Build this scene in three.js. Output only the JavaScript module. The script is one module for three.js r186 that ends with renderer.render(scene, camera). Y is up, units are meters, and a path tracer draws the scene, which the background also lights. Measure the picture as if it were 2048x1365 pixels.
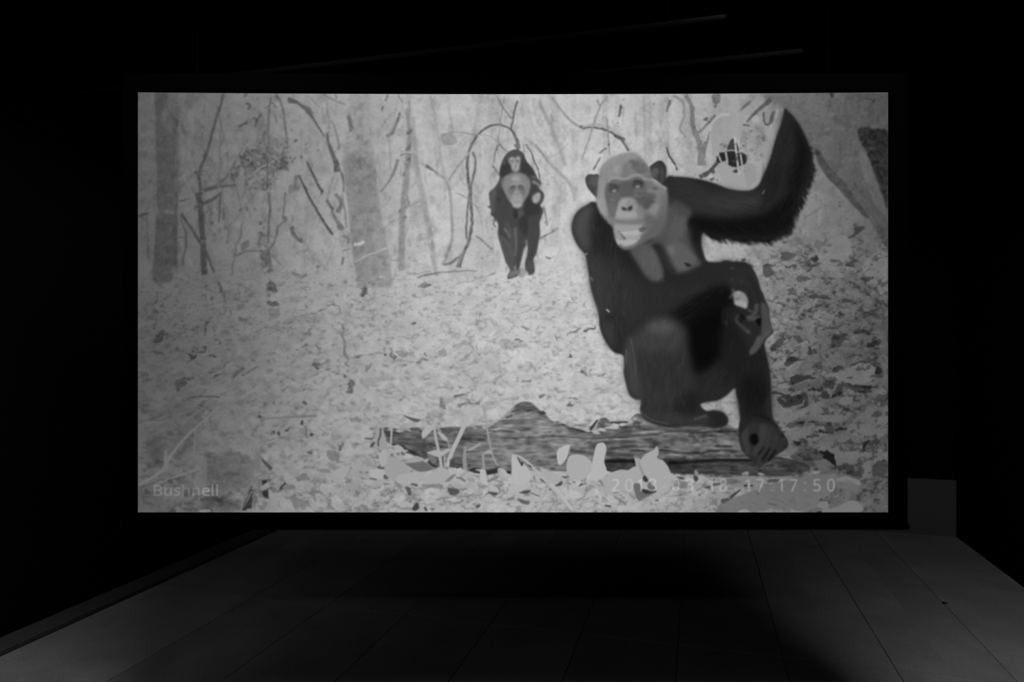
import * as THREE from 'three';
import { RoundedBoxGeometry } from 'three/addons/geometries/RoundedBoxGeometry.js';
import { RectAreaLightUniformsLib } from 'three/addons/lights/RectAreaLightUniformsLib.js';
import { mergeGeometries } from 'three/addons/utils/BufferGeometryUtils.js';

// ------------------------------------------------------------------ camera, exposure, lamps
RectAreaLightUniformsLib.init();
const scene = new THREE.Scene();
scene.background = new THREE.Color(0x000000);
const renderer = new THREE.WebGLRenderer({ antialias: true });
renderer.toneMapping = THREE.LinearToneMapping;
renderer.toneMappingExposure = 1;
renderer.shadowMap.enabled = true;
const camera = new THREE.PerspectiveCamera(53.13, 2048 / 1365, 0.05, 40);   // a wide lens held level at eye height, square to the screen
camera.position.set(0, 1.55, 0);
camera.lookAt(0, 1.55, -1);
// ceiling downlights in the dark room, in front of the screen: [x, height, depth from the camera, side of the square diffuser, strength]
const LAMPS = [
  [1.221, 2.922, 2.009, 0.91, 0.7789, 'wide square ceiling panel in front of the right half of the screen'],
  [-1.022, 2.922, 2.125, 0.627, 0.5593, 'square ceiling panel in front of the left half of the screen'],
  [-2.067, 2.922, 1.832, 0.99, 0.0842, 'dim wide square ceiling panel near the left wall'],
  [-1.465, 2.922, -1.03, 0.3, 0.2887, 'small square ceiling panel at the far end behind the viewer'],
];
const FLOOR = 0.15;                                   // reflectance of the floor

// ------------------------------------------------------------------ helpers
const YAW = -15 * Math.PI / 180, COS = Math.cos(YAW), SIN = -Math.sin(YAW);   // the room stands 15 degrees off the screen
const place = (across, along) => [COS * across + SIN * along, SIN * across - COS * along];   // room coordinates to x, z
let seedA = 11;
const rand = () => { seedA = (seedA + 0x6d2b79f5) | 0; let t = Math.imul(seedA ^ (seedA >>> 15), 1 | seedA); t = (t + Math.imul(t ^ (t >>> 7), 61 | t)) ^ t; return ((t ^ (t >>> 14)) >>> 0) / 4294967296; };
const taken = new Map();
const numbered = (name) => { const n = taken.get(name) ?? 0; taken.set(name, n + 1); return n ? `${name}_${String(n).padStart(3, '0')}` : name; };
const shaded = (o) => { o.castShadow = true; o.receiveShadow = true; return o; };
function part(name, geometry, material, parent, position, label) {
  const m = shaded(new THREE.Mesh(geometry, material)); m.name = name; parent.add(m);
  if (position) m.position.set(...position);
  if (label) m.userData.label = label;
  return m;
}
function structure(name, geometry, material, across, y, along) {
  const m = shaded(new THREE.Mesh(geometry, material)); m.name = name; m.userData = { kind: 'structure' };
  const [x, z] = place(across, along); m.position.set(x, y, z); m.rotation.y = YAW; scene.add(m);
  return m;
}
function thing(name, label, category, [x, y, z], turn = 0, group) {
  const o = new THREE.Group(); o.name = numbered(name); o.position.set(x, y, z); o.rotation.y = turn;
  o.userData = { label, category }; if (group) o.userData.group = group;
  scene.add(o);
  return o;
}
const tube = (points, r, sides = 8) => new THREE.TubeGeometry(new THREE.CatmullRomCurve3(points.map((p) => new THREE.Vector3(...p))), Math.max(2, points.length * 6), r, sides, false);

// ------------------------------------------------------------------ materials
const matt = (grey, roughness = 1) => new THREE.MeshPhysicalMaterial({ color: new THREE.Color().setRGB(grey, grey, grey), roughness, specularIntensity: 0 });
const M = {
  blackWall: matt(0.0035), blackCeiling: matt(0.0035), velvet: matt(0.0003), slab: matt(0.03),
  rail: matt(0.0022),
  cable: matt(0.02), plastic: matt(0.002), crumb: matt(0.01),
  housing: new THREE.MeshStandardMaterial({ color: new THREE.Color().setRGB(0.02, 0.02, 0.02), roughness: 0.7 }),
  glow: new THREE.MeshStandardMaterial({ color: 0x222222, roughness: 0.9, emissive: 0xffffff, emissiveIntensity: 0.6 }),
};
// honed cement boards: cloudy pores, fine grit and a few drag marks; three prints, each laid at its own offset
function boardPrint(seed) {
  const c = document.createElement('canvas'); c.width = 256; c.height = 1024; const x = c.getContext('2d');
  let s = seed; const r = () => { s = (s * 1664525 + 1013904223) % 4294967296; return s / 4294967296; };
  x.fillStyle = 'rgb(186,186,186)'; x.fillRect(0, 0, 256, 1024);
  for (let i = 0; i < 260; i++) { const v = 150 + r() * 80, R = 8 + r() * 46, px = r() * 256, py = r() * 1024; x.filter = `blur(${R * 0.4}px)`; x.fillStyle = `rgba(${v},${v},${v},0.22)`; x.beginPath(); x.ellipse(px, py, R, R * (0.6 + r()), r() * 3, 0, 7); x.fill(); }
  x.filter = 'none';
  for (let i = 0; i < 26000; i++) { const v = 130 + r() * 110; x.fillStyle = `rgba(${v},${v},${v},0.3)`; x.fillRect(r() * 256, r() * 1024, 1 + r() * 2, 1 + r() * 2); }
  for (let i = 0; i < 26; i++) { const v = r() < 0.5 ? 150 : 214; x.strokeStyle = `rgba(${v},${v},${v},0.35)`; x.lineWidth = 0.6 + r(); const px = r() * 256, py = r() * 1024, a = r() * 6.3, l = 20 + r() * 120; x.beginPath(); x.moveTo(px, py); x.quadraticCurveTo(px + Math.cos(a) * l * 0.5 + 6, py + Math.sin(a) * l * 0.5, px + Math.cos(a) * l, py + Math.sin(a) * l); x.stroke(); }
  const t = new THREE.CanvasTexture(c); t.colorSpace = THREE.SRGBColorSpace; t.wrapS = t.wrapT = THREE.RepeatWrapping;
  return t;
}
const boards = [3, 17, 29].map((k, i) => { const g = FLOOR / 0.49 * [1, 0.94, 1.05][i]; return new THREE.MeshPhysicalMaterial({ map: boardPrint(k), color: new THREE.Color().setRGB(g, g, g), roughness: 0.85, specularIntensity: 0.12 }); });

// ------------------------------------------------------------------ the room
const LEFT = -3.44, RIGHT = 2.0, BACK = 6.157, FRONT = -3.2, TOP = 3.1, mid = (LEFT + RIGHT) / 2, wide = RIGHT - LEFT, deep = BACK - FRONT, half = (BACK + FRONT) / 2;
const floor = structure('floor', new THREE.BoxGeometry(wide + 0.4, 0.2, deep + 0.4), M.slab, mid, -0.112, half);
structure('ceiling', new THREE.BoxGeometry(wide + 0.4, 0.2, deep + 0.4), M.blackCeiling, mid, TOP + 0.1, half);
structure('wall_left', new THREE.BoxGeometry(0.2, TOP, deep + 0.4), M.blackWall, LEFT - 0.1, TOP / 2, half);
structure('wall_right', new THREE.BoxGeometry(0.2, TOP, deep + 0.4), M.blackWall, RIGHT + 0.1, TOP / 2, half);
structure('wall_back', new THREE.BoxGeometry(wide, TOP, 0.2), M.blackWall, mid, TOP / 2, BACK + 0.1);
structure('wall_front', new THREE.BoxGeometry(wide, TOP, 0.2), M.blackWall, mid, TOP / 2, FRONT - 0.1);
// paler foot board added to the back wall, its grey standing for light there
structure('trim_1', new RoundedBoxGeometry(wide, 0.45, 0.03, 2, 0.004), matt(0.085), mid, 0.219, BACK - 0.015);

// added low strip along the left wall; its darker grey paints the floor shade
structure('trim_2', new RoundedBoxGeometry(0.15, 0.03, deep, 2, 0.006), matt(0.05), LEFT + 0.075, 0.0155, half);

// floor boards, half a metre wide, laid in line with the side walls with narrow open joints
{
  const edges = [LEFT, -2.583, -2.083, -1.583, -1.083, -0.583, -0.083, 0.417, 0.917, 1.417, RIGHT], rows = [FRONT, -1.42, 1.08, 3.58, BACK], made = new Map();
  for (let a = 0; a < edges.length - 1; a++) for (let b = 0; b < rows.length - 1; b++) {
    const w = edges[a + 1] - edges[a] - 0.0035, l = rows[b + 1] - rows[b] - 0.0035, key = w.toFixed(3) + l.toFixed(3);
    if (!made.has(key)) {
      const g = new RoundedBoxGeometry(w, 0.014, l, 1, 0.0015), p = g.attributes.position, uv = g.attributes.uv;
      for (let i = 0; i < uv.count; i++) uv.setXY(i, p.getX(i) / 0.62, p.getZ(i) / 2.5);
      made.set(key, g);
    }
    const t = part('tile', made.get(key), boards[Math.floor(rand() * 3)], floor, [(edges[a] + edges[a + 1]) / 2 - mid, 0.105, half - (rows[b] + rows[b + 1]) / 2]);
    if (rand() < 0.5) t.rotation.y = Math.PI;
  }
}

// ------------------------------------------------------------------ the hanging screen and the frame projected on it
{
  const D = 2.709, F = 1365, px = (u) => (u - 1024) / F * D, py = (v) => 1.55 + (682.5 - v) / F * D;
  const picture = new THREE.CanvasTexture(paintPicture()); picture.colorSpace = THREE.SRGBColorSpace;
  const lit = new THREE.MeshPhysicalMaterial({ color: 0x000000, roughness: 1, specularIntensity: 0, emissive: 0xffffff, emissiveMap: picture, emissiveIntensity: 1 });
  const [l, r, t, b] = [px(277), px(1775), py(185.5), py(1025)], w = r - l, h = t - b, cx = (l + r) / 2;
  const s = thing('projection_screen', 'wide black-framed hanging screen showing a grey wildlife-camera picture of three apes in a forest', 'screen', [cx, 0, -D]);
  const face = new THREE.PlaneGeometry(w, h, 48, 8), fp = face.attributes.position;
  for (let i = 0; i < fp.count; i++) { const u = fp.getX(i) / w * 2, v = fp.getY(i) / h + 0.5; if (v > 0.999) fp.setY(i, fp.getY(i) - 0.0075 * (1 - u * u)); }   // the projected edge sags a little in the middle
  part('projected_picture', face, lit, s, [0, (t + b) / 2, 0.004], 'black and white picture of a crouching ape in front, a mother carrying an infant and bare trees');
  part('screen_cloth', new THREE.BoxGeometry(w + 0.02, h + 0.02, 0.004), M.velvet, s, [0, (t + b) / 2, 0]);
  const outL = px(250) - cx, outR = px(1810) - cx, top = py(150), low = py(1058), bar = 0.03, m = 0.006;
  const rim = (name, x0, x1, y0, y1, label) => part(name, new RoundedBoxGeometry(x1 - x0, y1 - y0, bar, 2, 0.004), M.velvet, s, [(x0 + x1) / 2, (y0 + y1) / 2, m], label);
  rim('frame_bar', outL, l - cx, low, top); rim('frame_bar', r - cx, outR, low, top); rim('frame_bar', l - cx, r - cx, t, top);
  rim('bottom_bar', l - cx, r - cx, low, b, 'weighted black bottom bar');
  for (const [k, e] of [[-1, outL], [1, outR]]) { const c = part('end_cap', new THREE.CylinderGeometry(0.012, 0.012, 0.012, 16), k < 0 ? M.rail : M.plastic, s, [e + k * 0.004, py(1052), m]); c.rotation.z = Math.PI / 2; }
  for (const k of [-1, 1]) part('hanging_cable', tube([[k * w * 0.42, top, m], [k * w * 0.42, (top + TOP) / 2, m], [k * w * 0.42, TOP, m]], 0.003), M.velvet, s);
  const glow = new THREE.RectAreaLight(0xffffff, 0.17, w, h); glow.name = 'screen_light'; glow.position.set(0, (t + b) / 2, 0.03); glow.rotation.y = Math.PI; s.add(glow);
}

// ------------------------------------------------------------------ ceiling: two rails across the room, the downlights
for (const [along, y, to, label] of [[3.04, 2.75, 0.43, 'thin dark rail under the ceiling, the lower of the two above the screen'], [2.65, 2.75, 0.11, 'thin dark rail under the ceiling, the upper of the two above the screen']]) {
  const from = LEFT + 0.06, [x, z] = place((from + to) / 2, along), o = thing('ceiling_rail', label, 'rail', [x, y, z], YAW, 'rails under the ceiling'), long = to - from;
  part('tube', new THREE.CylinderGeometry(0.012, 0.012, long, 12).rotateZ(Math.PI / 2), M.rail, o);
  for (const k of [-0.42, -0.05, 0.44]) part('hanger', new THREE.CylinderGeometry(0.004, 0.004, TOP - y - 0.01, 8), M.velvet, o, [k * long, (TOP - y) / 2 + 0.005, 0]);
}
for (const [x, y, depth, side, strength, label] of LAMPS) {
  const o = thing('light_panel', label, 'lamp', [x, y, -depth], 0, 'ceiling panels of the dark room');
  const rim = new THREE.Shape().moveTo(-side / 2 - 0.03, -side / 2 - 0.03).lineTo(side / 2 + 0.03, -side / 2 - 0.03).lineTo(side / 2 + 0.03, side / 2 + 0.03).lineTo(-side / 2 - 0.03, side / 2 + 0.03);
  rim.holes.push(new THREE.Path().moveTo(-side / 2, -side / 2).lineTo(-side / 2, side / 2).lineTo(side / 2, side / 2).lineTo(side / 2, -side / 2));
  part('housing', mergeGeometries([new THREE.ExtrudeGeometry(rim, { depth: 0.1, bevelEnabled: false }).rotateX(-Math.PI / 2), new THREE.BoxGeometry(side + 0.06, 0.02, side + 0.06).translate(0, 0.11, 0)].map((g) => (g.index ? g.toNonIndexed() : g))), M.housing, o);
  part('diffuser', new THREE.BoxGeometry(side, 0.01, side), M.glow, o, [0, 0.02, 0], 'glowing diffuser');
  const lamp = new THREE.RectAreaLight(0xffffff, strength * Math.PI / FLOOR / (side * side), side * 0.98, side * 0.98); lamp.name = 'downlight'; lamp.position.set(0, 0.008, 0); lamp.rotation.x = -Math.PI / 2; o.add(lamp);
}

// ------------------------------------------------------------------ small things
{
  const o = new THREE.Mesh(new THREE.IcosahedronGeometry(0.017, 1), M.crumb), p = o.geometry.attributes.position;
  for (let i = 0; i < p.count; i++) { const k = 0.8 + 0.35 * Math.sin(p.getX(i) * 400 + p.getZ(i) * 260); p.setXYZ(i, p.getX(i) * k, p.getY(i) * 0.3 * k, p.getZ(i) * 0.7 * k); }
  o.geometry.computeVertexNormals();
  o.name = 'crumb'; o.position.set(2.552, 0.0035, -4.03); o.userData = { label: 'tiny dark crumb lying at a joint of the grey floor, right of the screen', category: 'crumb' };
  scene.add(shaded(o));
}

// ---------------------------------------------------------------------------------------------
// The frame that the projector shows: a grey camera-trap still, drawn shape by shape on a canvas.
// Shapes are written in enlarged local units; at(name) picks the origin and the enlargement.
function paintPicture() {
  const X0 = 277, Y0 = 186.5, PW = 1498, PH = 838, W = 2048, S = W / PW, H = Math.round(PH * S);
  let seed = 7;
  const rnd = () => { seed = (seed + 0x6d2b79f5) | 0; let t = Math.imul(seed ^ (seed >>> 15), 1 | seed); t = (t + Math.imul(t ^ (t >>> 7), 61 | t)) ^ t; return ((t ^ (t >>> 14)) >>> 0) / 4294967296; };
  const rr = (a, b) => a + (b - a) * rnd();
  const sheet = (w = W, h = H) => { const c = document.createElement('canvas'); c.width = w; c.height = h; return c; };
  const ORIGIN = {
    A: [277, 186, 6.827], B: [277, 386, 6.827], C: [577, 186, 6.827], D: [577, 386, 6.827], E: [277, 586, 6.827], F: [577, 586, 6.827], G: [877, 586, 5.834], H: [1500, 680, 4.875],
    I: [880, 800, 5.933], J: [1100, 820, 6.5], K: [700, 820, 6.5], L: [1200, 930, 7.314], M: [1440, 930, 7.314], N: [1320, 200, 4.2656], O: [1400, 780, 8.03], P: [1220, 620, 5.25],
    Q: [1150, 290, 6.2045], R: [960, 290, 9.75], S: [960, 420, 9.1], T: [1420, 510, 6.5], U: [1130, 400, 4.265], V: [1240, 480, 5.687],
    a: [260, 170, 3.175], b: [640, 170, 3.175], c: [1040, 170, 3.175], d: [1390, 170, 3.175], e: [260, 600, 3.1025], f: [640, 600, 3.1025], g: [1040, 600, 3.1025], h: [1390, 600, 3.1025], o: [0, 0, 1],
  };
  let O = ORIGIN.o, x = null, unit = 160;   // x: the context drawn into; unit: the grey that stands for 1
  const at = (n) => { O = ORIGIN[n]; };
  const pts = (s) => s.trim().split(/\s+/).map((p) => { const q = p.split(',').map(Number); return [q[0] / O[2] + O[0], q[1] / O[2] + O[1], q[2]]; });
  const ink = (v, a = 1) => { const g = Math.max(0, Math.min(255, Math.round(v * unit))); return `rgba(${g},${g},${g},${a})`; };
  function curve(p, closed) {
    const n = p.length, g = (i) => closed ? p[(i + n) % n] : p[Math.max(0, Math.min(n - 1, i))];
    x.moveTo(p[0][0], p[0][1]);
    for (let i = 0; i < (closed ? n : n - 1); i++) {
      const [a, b, c, d] = [g(i - 1), g(i), g(i + 1), g(i + 2)];
      x.bezierCurveTo(b[0] + (c[0] - a[0]) / 6, b[1] + (c[1] - a[1]) / 6, c[0] - (d[0] - b[0]) / 6, c[1] - (d[1] - b[1]) / 6, c[0], c[1]);
    }
    if (closed) x.closePath();
  }
  const sampled = (p, per = 8) => {
    const out = [], g = (i) => p[Math.max(0, Math.min(p.length - 1, i))];
    for (let i = 0; i < p.length - 1; i++) for (let k = 0; k < per; k++) {
      const t = k / per, [a, b, c, d] = [g(i - 1), g(i), g(i + 1), g(i + 2)];
      out.push([0, 1].map((j) => 0.5 * (2 * b[j] + (c[j] - a[j]) * t + (2 * a[j] - 5 * b[j] + 4 * c[j] - d[j]) * t * t + (3 * b[j] - a[j] - 3 * c[j] + d[j]) * t * t * t)));
    }
    out.push(p[p.length - 1]);
    return out;
  };
  const fill = (s, v, a = 1) => { x.fillStyle = ink(v, a); x.beginPath(); curve(pts(s), true); x.fill(); };
  const poly = (s, v, a = 1) => { x.fillStyle = ink(v, a); x.beginPath(); pts(s).forEach((p, i) => (i ? x.lineTo(p[0], p[1]) : x.moveTo(p[0], p[1]))); x.fill(); };
  function stroke(s, w0, w1, v, a = 1) {            // a line whose width goes from w0 to w1 (local units)
    const p = sampled(typeof s === 'string' ? pts(s) : s), n = p.length, L = [], R = [];
    for (let i = 0; i < n; i++) {
      const q = p[Math.min(n - 1, i + 1)], r = p[Math.max(0, i - 1)], dx = q[0] - r[0], dy = q[1] - r[1], l = Math.hypot(dx, dy) || 1, w = (w0 + (w1 - w0) * i / (n - 1)) / O[2] / 2;
      L.push([p[i][0] - dy / l * w, p[i][1] + dx / l * w]); R.unshift([p[i][0] + dy / l * w, p[i][1] - dx / l * w]);
    }
    x.fillStyle = ink(v, a); x.beginPath(); [...L, ...R].forEach((q, i) => (i ? x.lineTo(q[0], q[1]) : x.moveTo(q[0], q[1]))); x.fill();
  }
  function spots(s, v, a = 1) { for (const [px, py, r] of pts(s)) { const q = r / O[2]; if (q < 1.6) oval(px, py, q, q * rr(0.6, 0.9), rr(-0.6, 0.6), v, a); else for (let i = 0; i < 3; i++) blob(px + rr(-0.5, 0.5) * q, py + rr(-0.5, 0.5) * q, q * rr(0.45, 0.8), v * rr(0.9, 1.12), a * rr(0.5, 0.9)); } }
  function oval(px, py, rx, ry, turn, v, a = 1) { x.fillStyle = ink(v, a); x.beginPath(); x.ellipse(px, py, rx, ry, turn, 0, 7); x.fill(); }
  function blob(px, py, r, v, a = 1) { const p = []; for (let i = 0; i < 7; i++) { const t = i / 7 * 6.283, q = r * rr(0.45, 1.25); p.push([px + Math.cos(t) * q, py + Math.sin(t) * q * 0.75]); } x.fillStyle = ink(v, a); x.beginPath(); curve(p, true); x.fill(); }
  function leaf(px, py, l, w, turn, v, a = 1, bend = 0) {
    const c = Math.cos(turn), s = Math.sin(turn), to = (u, k) => [px + u * c - k * s, py + u * s + k * c];
    const p = [to(-l / 2, bend), to(-l / 6, -w / 2), to(l / 5, -w / 2.4), to(l / 2, bend * 0.6), to(l / 5, w / 2.2), to(-l / 6, w / 2)];
    x.fillStyle = ink(v, a); x.beginPath(); curve(p, true); x.fill();
  }
  const inside = (p, px, py) => { let k = false; for (let i = 0, j = p.length - 1; i < p.length; j = i++) if ((p[i][1] > py) !== (p[j][1] > py) && px < (p[j][0] - p[i][0]) * (py - p[i][1]) / (p[j][1] - p[i][1]) + p[i][0]) k = !k; return k; };
  function over(area, n, draw) {                     // n random places inside a closed shape
    const p = typeof area === 'string' ? pts(area) : area, xs = p.map((q) => q[0]), ys = p.map((q) => q[1]), [l, r, t, b] = [Math.min(...xs), Math.max(...xs), Math.min(...ys), Math.max(...ys)];
    for (let i = 0, k = 0; i < n && k < n * 20; k++) { const px = rr(l, r), py = rr(t, b); if (inside(p, px, py)) { draw(px, py); i++; } }
  }
  function pass(target, soft, draw, clip) {          // draws on a sheet of its own, which is then laid over the target, softened by so many picture pixels
    const c = sheet(), keep = x; x = c.getContext('2d'); x.setTransform(S, 0, 0, S, -X0 * S, -Y0 * S);
    draw();
    if (clip) { x.globalCompositeOperation = 'destination-in'; x.drawImage(clip, 0, 0, W, H, X0, Y0, PW, PH); }
    const t = target.getContext('2d'); t.save(); t.setTransform(1, 0, 0, 1, 0, 0); if (soft) t.filter = `blur(${soft * S}px)`; t.drawImage(c, 0, 0); t.restore();
    x = keep;
    return c;
  }
  const hair = (px, py, turn, len, w, v, a) => { x.strokeStyle = ink(v, a); x.lineWidth = w; x.lineCap = 'round'; x.beginPath(); x.moveTo(px, py); x.quadraticCurveTo(px + Math.cos(turn + 0.15) * len * 0.5, py + Math.sin(turn + 0.15) * len * 0.5, px + Math.cos(turn) * len, py + Math.sin(turn) * len); x.stroke(); };

  // ------------------------------------------------------------------ the forest, as shares of the flash's brightness
  const forest = sheet(); { const f = forest.getContext('2d'); f.fillStyle = 'rgb(160,160,160)'; f.fillRect(0, 0, W, H); }
  unit = 160;
  const ALL = '277,186 1775,186 1775,1025 277,1025', GROUND = '277,600 420,560 560,570 700,590 860,550 980,560 1100,520 1200,480 1410,470 1560,480 1640,430 1775,500 1775,1025 277,1025';
  at('o');
  pass(forest, 9, () => { over(ALL, 420, (px, py) => blob(px, py, rr(12, 40), rr(0.9, 1.07), 0.35)); });
  pass(forest, 3.2, () => {                          // dim undergrowth between the stems
    over('277,190 700,190 700,560 277,560', 200, (px, py) => blob(px, py, rr(4, 15), rr(0.78, 0.95), 0.4));
    over('277,190 700,190 700,560 277,560', 90, (px, py) => blob(px, py, rr(4, 12), rr(1.0, 1.12), 0.4));
    over('690,190 1250,190 1250,540 690,560', 170, (px, py) => blob(px, py, rr(3, 11), rr(0.82, 0.96), 0.4));
    over('1230,190 1560,190 1560,330 1230,330', 120, (px, py) => blob(px, py, rr(3, 10), rr(0.72, 0.95), 0.45));
    over('1400,480 1775,480 1775,760 1400,760', 200, (px, py) => blob(px, py, rr(4, 14), rr(0.72, 1.1), 0.45));
    over('1600,310 1760,470 1700,540 1560,520', 60, (px, py) => blob(px, py, rr(3, 10), rr(0.78, 1.08), 0.45));
  });
  pass(forest, 1.6, () => {                          // leaf litter: pale leaves and the dark gaps between them, larger towards the camera
    const litter = [];
    over(GROUND, 5200, (px, py) => litter.push([px, py]));
    litter.sort((p, q) => p[1] - q[1]);
    for (const [px, py] of litter) {
      const near = Math.max(0, (py - 480) / 545), k = (0.5 + 1.35 * near) * (px > 1540 ? 1.35 : 1), l = rr(7, 22) * k, w = rr(3.5, 9) * k, turn = rr(-0.9, 0.9), bend = rr(-2, 2) * k, fern = px < 640 && py < 900 ? 0.6 : 1;
      if (rnd() < 0.75) leaf(px + rr(-1, 1) * k, py + rr(1, 2.4) * k, l * 1.05, w * 1.1, turn, rr(0.58, 0.84), rr(0.3, 0.8) * fern, bend);
      leaf(px, py, l, w, turn, rr(0.95, 1.07), rr(0.45, 0.9) * fern, bend);
      if (rnd() < 0.22) leaf(px + rr(-8, 8) * k, py + rr(-2, 5) * k, rr(3, 11) * k, rr(1, 3.2) * k, rr(-0.8, 0.8), rr(0.55, 0.78), rr(0.4, 0.9) * fern, bend);
    }
    over('277,570 640,590 640,800 277,880', 240, (px, py) => { if (rnd() < 0.5) leaf(px, py, rr(14, 50), rr(2, 6), rr(-0.7, -0.2), rr(1.0, 1.13), rr(0.3, 0.6)); else blob(px, py, rr(2, 7), rr(0.62, 0.84), rr(0.3, 0.7)); });
    over('1560,480 1775,500 1775,1020 1560,960', 200, (px, py) => {
      if (rnd() < 0.55) leaf(px, py, rr(22, 60), rr(12, 28), rr(-0.9, 0.7), rr(0.92, 1.12), rr(0.4, 0.8), rr(-4, 4)); else blob(px, py, rr(3, 9), rr(0.45, 0.78), rr(0.4, 0.8));
    });
    over('1420,480 1560,500 1620,560 1560,700 1540,640', 120, (px, py) => { if (rnd() < 0.5) leaf(px, py, rr(10, 26), rr(3, 9), rr(-1.2, 1.2), rr(0.98, 1.14), 0.5); else blob(px, py, rr(2, 5), rr(0.6, 0.85), 0.6); });
  });
  pass(forest, 1.1, () => {                          // thin growth behind the stems
    at('o');
    for (let i = 0; i < 230; i++) {
      const px = rr(280, 1560), py = rr(190, 470), turn = rr(0.9, 2.3), l = rr(24, 120), c = rr(-14, 14), v = rnd() < 0.62 ? rr(0.8, 0.93) : rr(1.03, 1.1);
      stroke([[px, py], [px + Math.cos(turn) * l * 0.5 + c, py + Math.sin(turn) * l * 0.5], [px + Math.cos(turn) * l, py + Math.sin(turn) * l]], rr(1.5, 5), rr(1, 3), v, rr(0.35, 0.75));
    }
    for (let i = 0; i < 34; i++) { const px = rr(600, 1540), w = rr(6, 26); stroke([[px, 180], [px + rr(-14, 14), 330], [px + rr(-16, 16), rr(430, 560)]], w, w * 1.3, rnd() < 0.5 ? rr(0.88, 0.95) : rr(1.01, 1.06), 0.5); }
  });
  pass(forest, 1.8, () => {                          // the stems
    at('a'); fill('165,40 240,30 305,40 306,300 305,560 306,780 240,800 178,780 174,500 166,300 163,150', 0.8);
    fill('250,40 320,40 318,150 300,230 262,190 230,240 210,180 240,120', 0.98, 0.7); fill('205,180 260,200 300,280 296,330 250,300 215,260', 0.98, 0.55);
    fill('178,820 235,815 305,850 304,1000 306,1140 275,1160 270,1240 215,1262 150,1262 148,1200 158,1050 166,900', 0.76);
    fill('285,300 306,270 306,780 290,770', 0.72); fill('280,850 304,840 302,1140 282,1120', 0.7, 0.8);
    at('o'); over('312,300 356,300 354,545 312,560', 60, (px, py) => blob(px, py, rr(3, 9), rr(0.66, 0.84), 0.3));
    at('b'); for (const [top, v] of [[300, 0.93], [360, 0.86], [430, 0.8], [520, 0.79]]) poly(`145,${top + 60} 190,${top + 20} 240,${top} 300,${top - 10} 330,${top + 20} 352,${top + 80} 366,650 382,800 405,930 432,1030 450,1180 460,1280 350,1290 240,1290 214,1120 196,960 182,800 160,640`, v, 0.55);
    over('150,330 340,330 350,640 190,700', 60, (px, py) => blob(px, py, rr(4, 12), rr(0.64, 0.82), 0.28)); over('190,650 380,700 450,1200 250,1240', 80, (px, py) => blob(px, py, rr(3, 10), rr(0.7, 0.95), 0.25)); fill('200,760 300,700 340,900 300,1000 230,960', 0.8, 0.6);
    fill('330,900 400,930 440,1080 455,1240 380,1220 350,1060', 0.9, 0.5);
    fill('190,70 320,70 330,300 250,290 200,300', 0.93, 0.8); fill('320,60 390,60 385,560 360,500 330,300', 1.0, 0.6);
    stroke('560,150 572,250 576,330 562,430 548,600 532,750 522,900 518,1050 516,1180', 34, 40, 0.8);
    stroke('630,60 615,240 650,500 690,720 725,1000 760,1230', 70, 110, 1.03, 0.95); fill('600,420 650,620 690,800 720,1000 745,1190 720,1180 680,960 640,760 600,520', 0.84, 0.8);
    fill('650,520 740,560 810,620 836,740 842,960 800,1130 740,1180 720,1000 690,800', 1.03);
    stroke('592,200 606,420 640,620 672,760 700,900 722,1060 738,1180', 16, 24, 0.86, 0.9);
    stroke('668,510 740,560 806,622 832,730 838,850 838,985 800,1100 780,1150', 8, 14, 0.72);
    stroke('700,60 740,250 765,450 790,580 815,640', 18, 14, 0.86, 0.8);
    at('c'); fill('780,60 826,60 832,250 830,480 790,480 786,250', 0.93); stroke('782,60 788,250 792,470', 8, 8, 0.82); stroke('824,60 828,250 828,470', 6, 6, 0.84);
    stroke('930,60 936,250 950,420 1010,560', 14, 20, 0.9, 0.8);
    stroke('120,100 180,230 222,350 260,430 286,520', 20, 24, 0.84); stroke('200,180 212,300 250,390', 8, 6, 0.68);
    stroke('30,335 130,430 206,520 290,600 332,660 352,740', 14, 22, 0.8); stroke('340,640 370,740 410,800', 30, 40, 0.92, 0.7);
    at('d'); fill('480,50 1240,50 1240,1000 1180,980 1110,870 1050,770 960,650 850,540 760,450 700,330 600,180 520,130', 0.8);
  });
  pass(forest, 1.4, () => {                          // bark of the leaning trunk at the right
    at('d'); fill('1030,290 1060,272 1100,272 1120,285 1180,285 1225,345 1225,770 1180,690 1130,570 1085,430 1042,360', 0.44);
    fill('590,190 640,230 720,380 700,330', 0.6, 0.7); fill('760,400 860,530 960,640 1050,770 1110,850 1060,830 940,700 800,540', 0.56, 0.8);
    fill('1040,420 1100,470 1180,690 1215,830 1140,760 1060,560', 0.98, 0.6); fill('640,70 1000,60 1000,160 800,200', 0.86, 0.5);
    at('o'); over('1560,195 1770,195 1770,250 1740,300 1700,360 1640,300', 130, (px, py) => leaf(px, py, rr(8, 30), rr(2, 6), rr(-0.4, 0.3), rr(0.62, 1.02), 0.3));
    over('1716,262 1770,270 1770,390', 40, (px, py) => blob(px, py, rr(2, 6), rr(0.3, 0.5), 0.5));
    over('1690,340 1770,440 1770,500', 40, (px, py) => leaf(px, py, rr(10, 26), rr(2, 5), 1.0, rr(0.6, 0.95), 0.4));
    at('d'); fill('850,50 880,50 866,85', 0.45); stroke('1080,90 1140,100', 10, 14, 0.6); spots('785,430,22 1130,110,10', 0.42);
  });
  const sprig = (area, n, v0, v1, l) => over(area, n, (px, py) => { if (rnd() < 0.5) leaf(px, py, rr(l * 0.4, l), rr(1.2, 4), rr(-1.4, 1.4), rr(v0, v1), rr(0.3, 0.75), rr(-1, 1)); else blob(px, py, rr(1, 3.4), rr(v0, v1), rr(0.4, 0.8)); });
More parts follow.
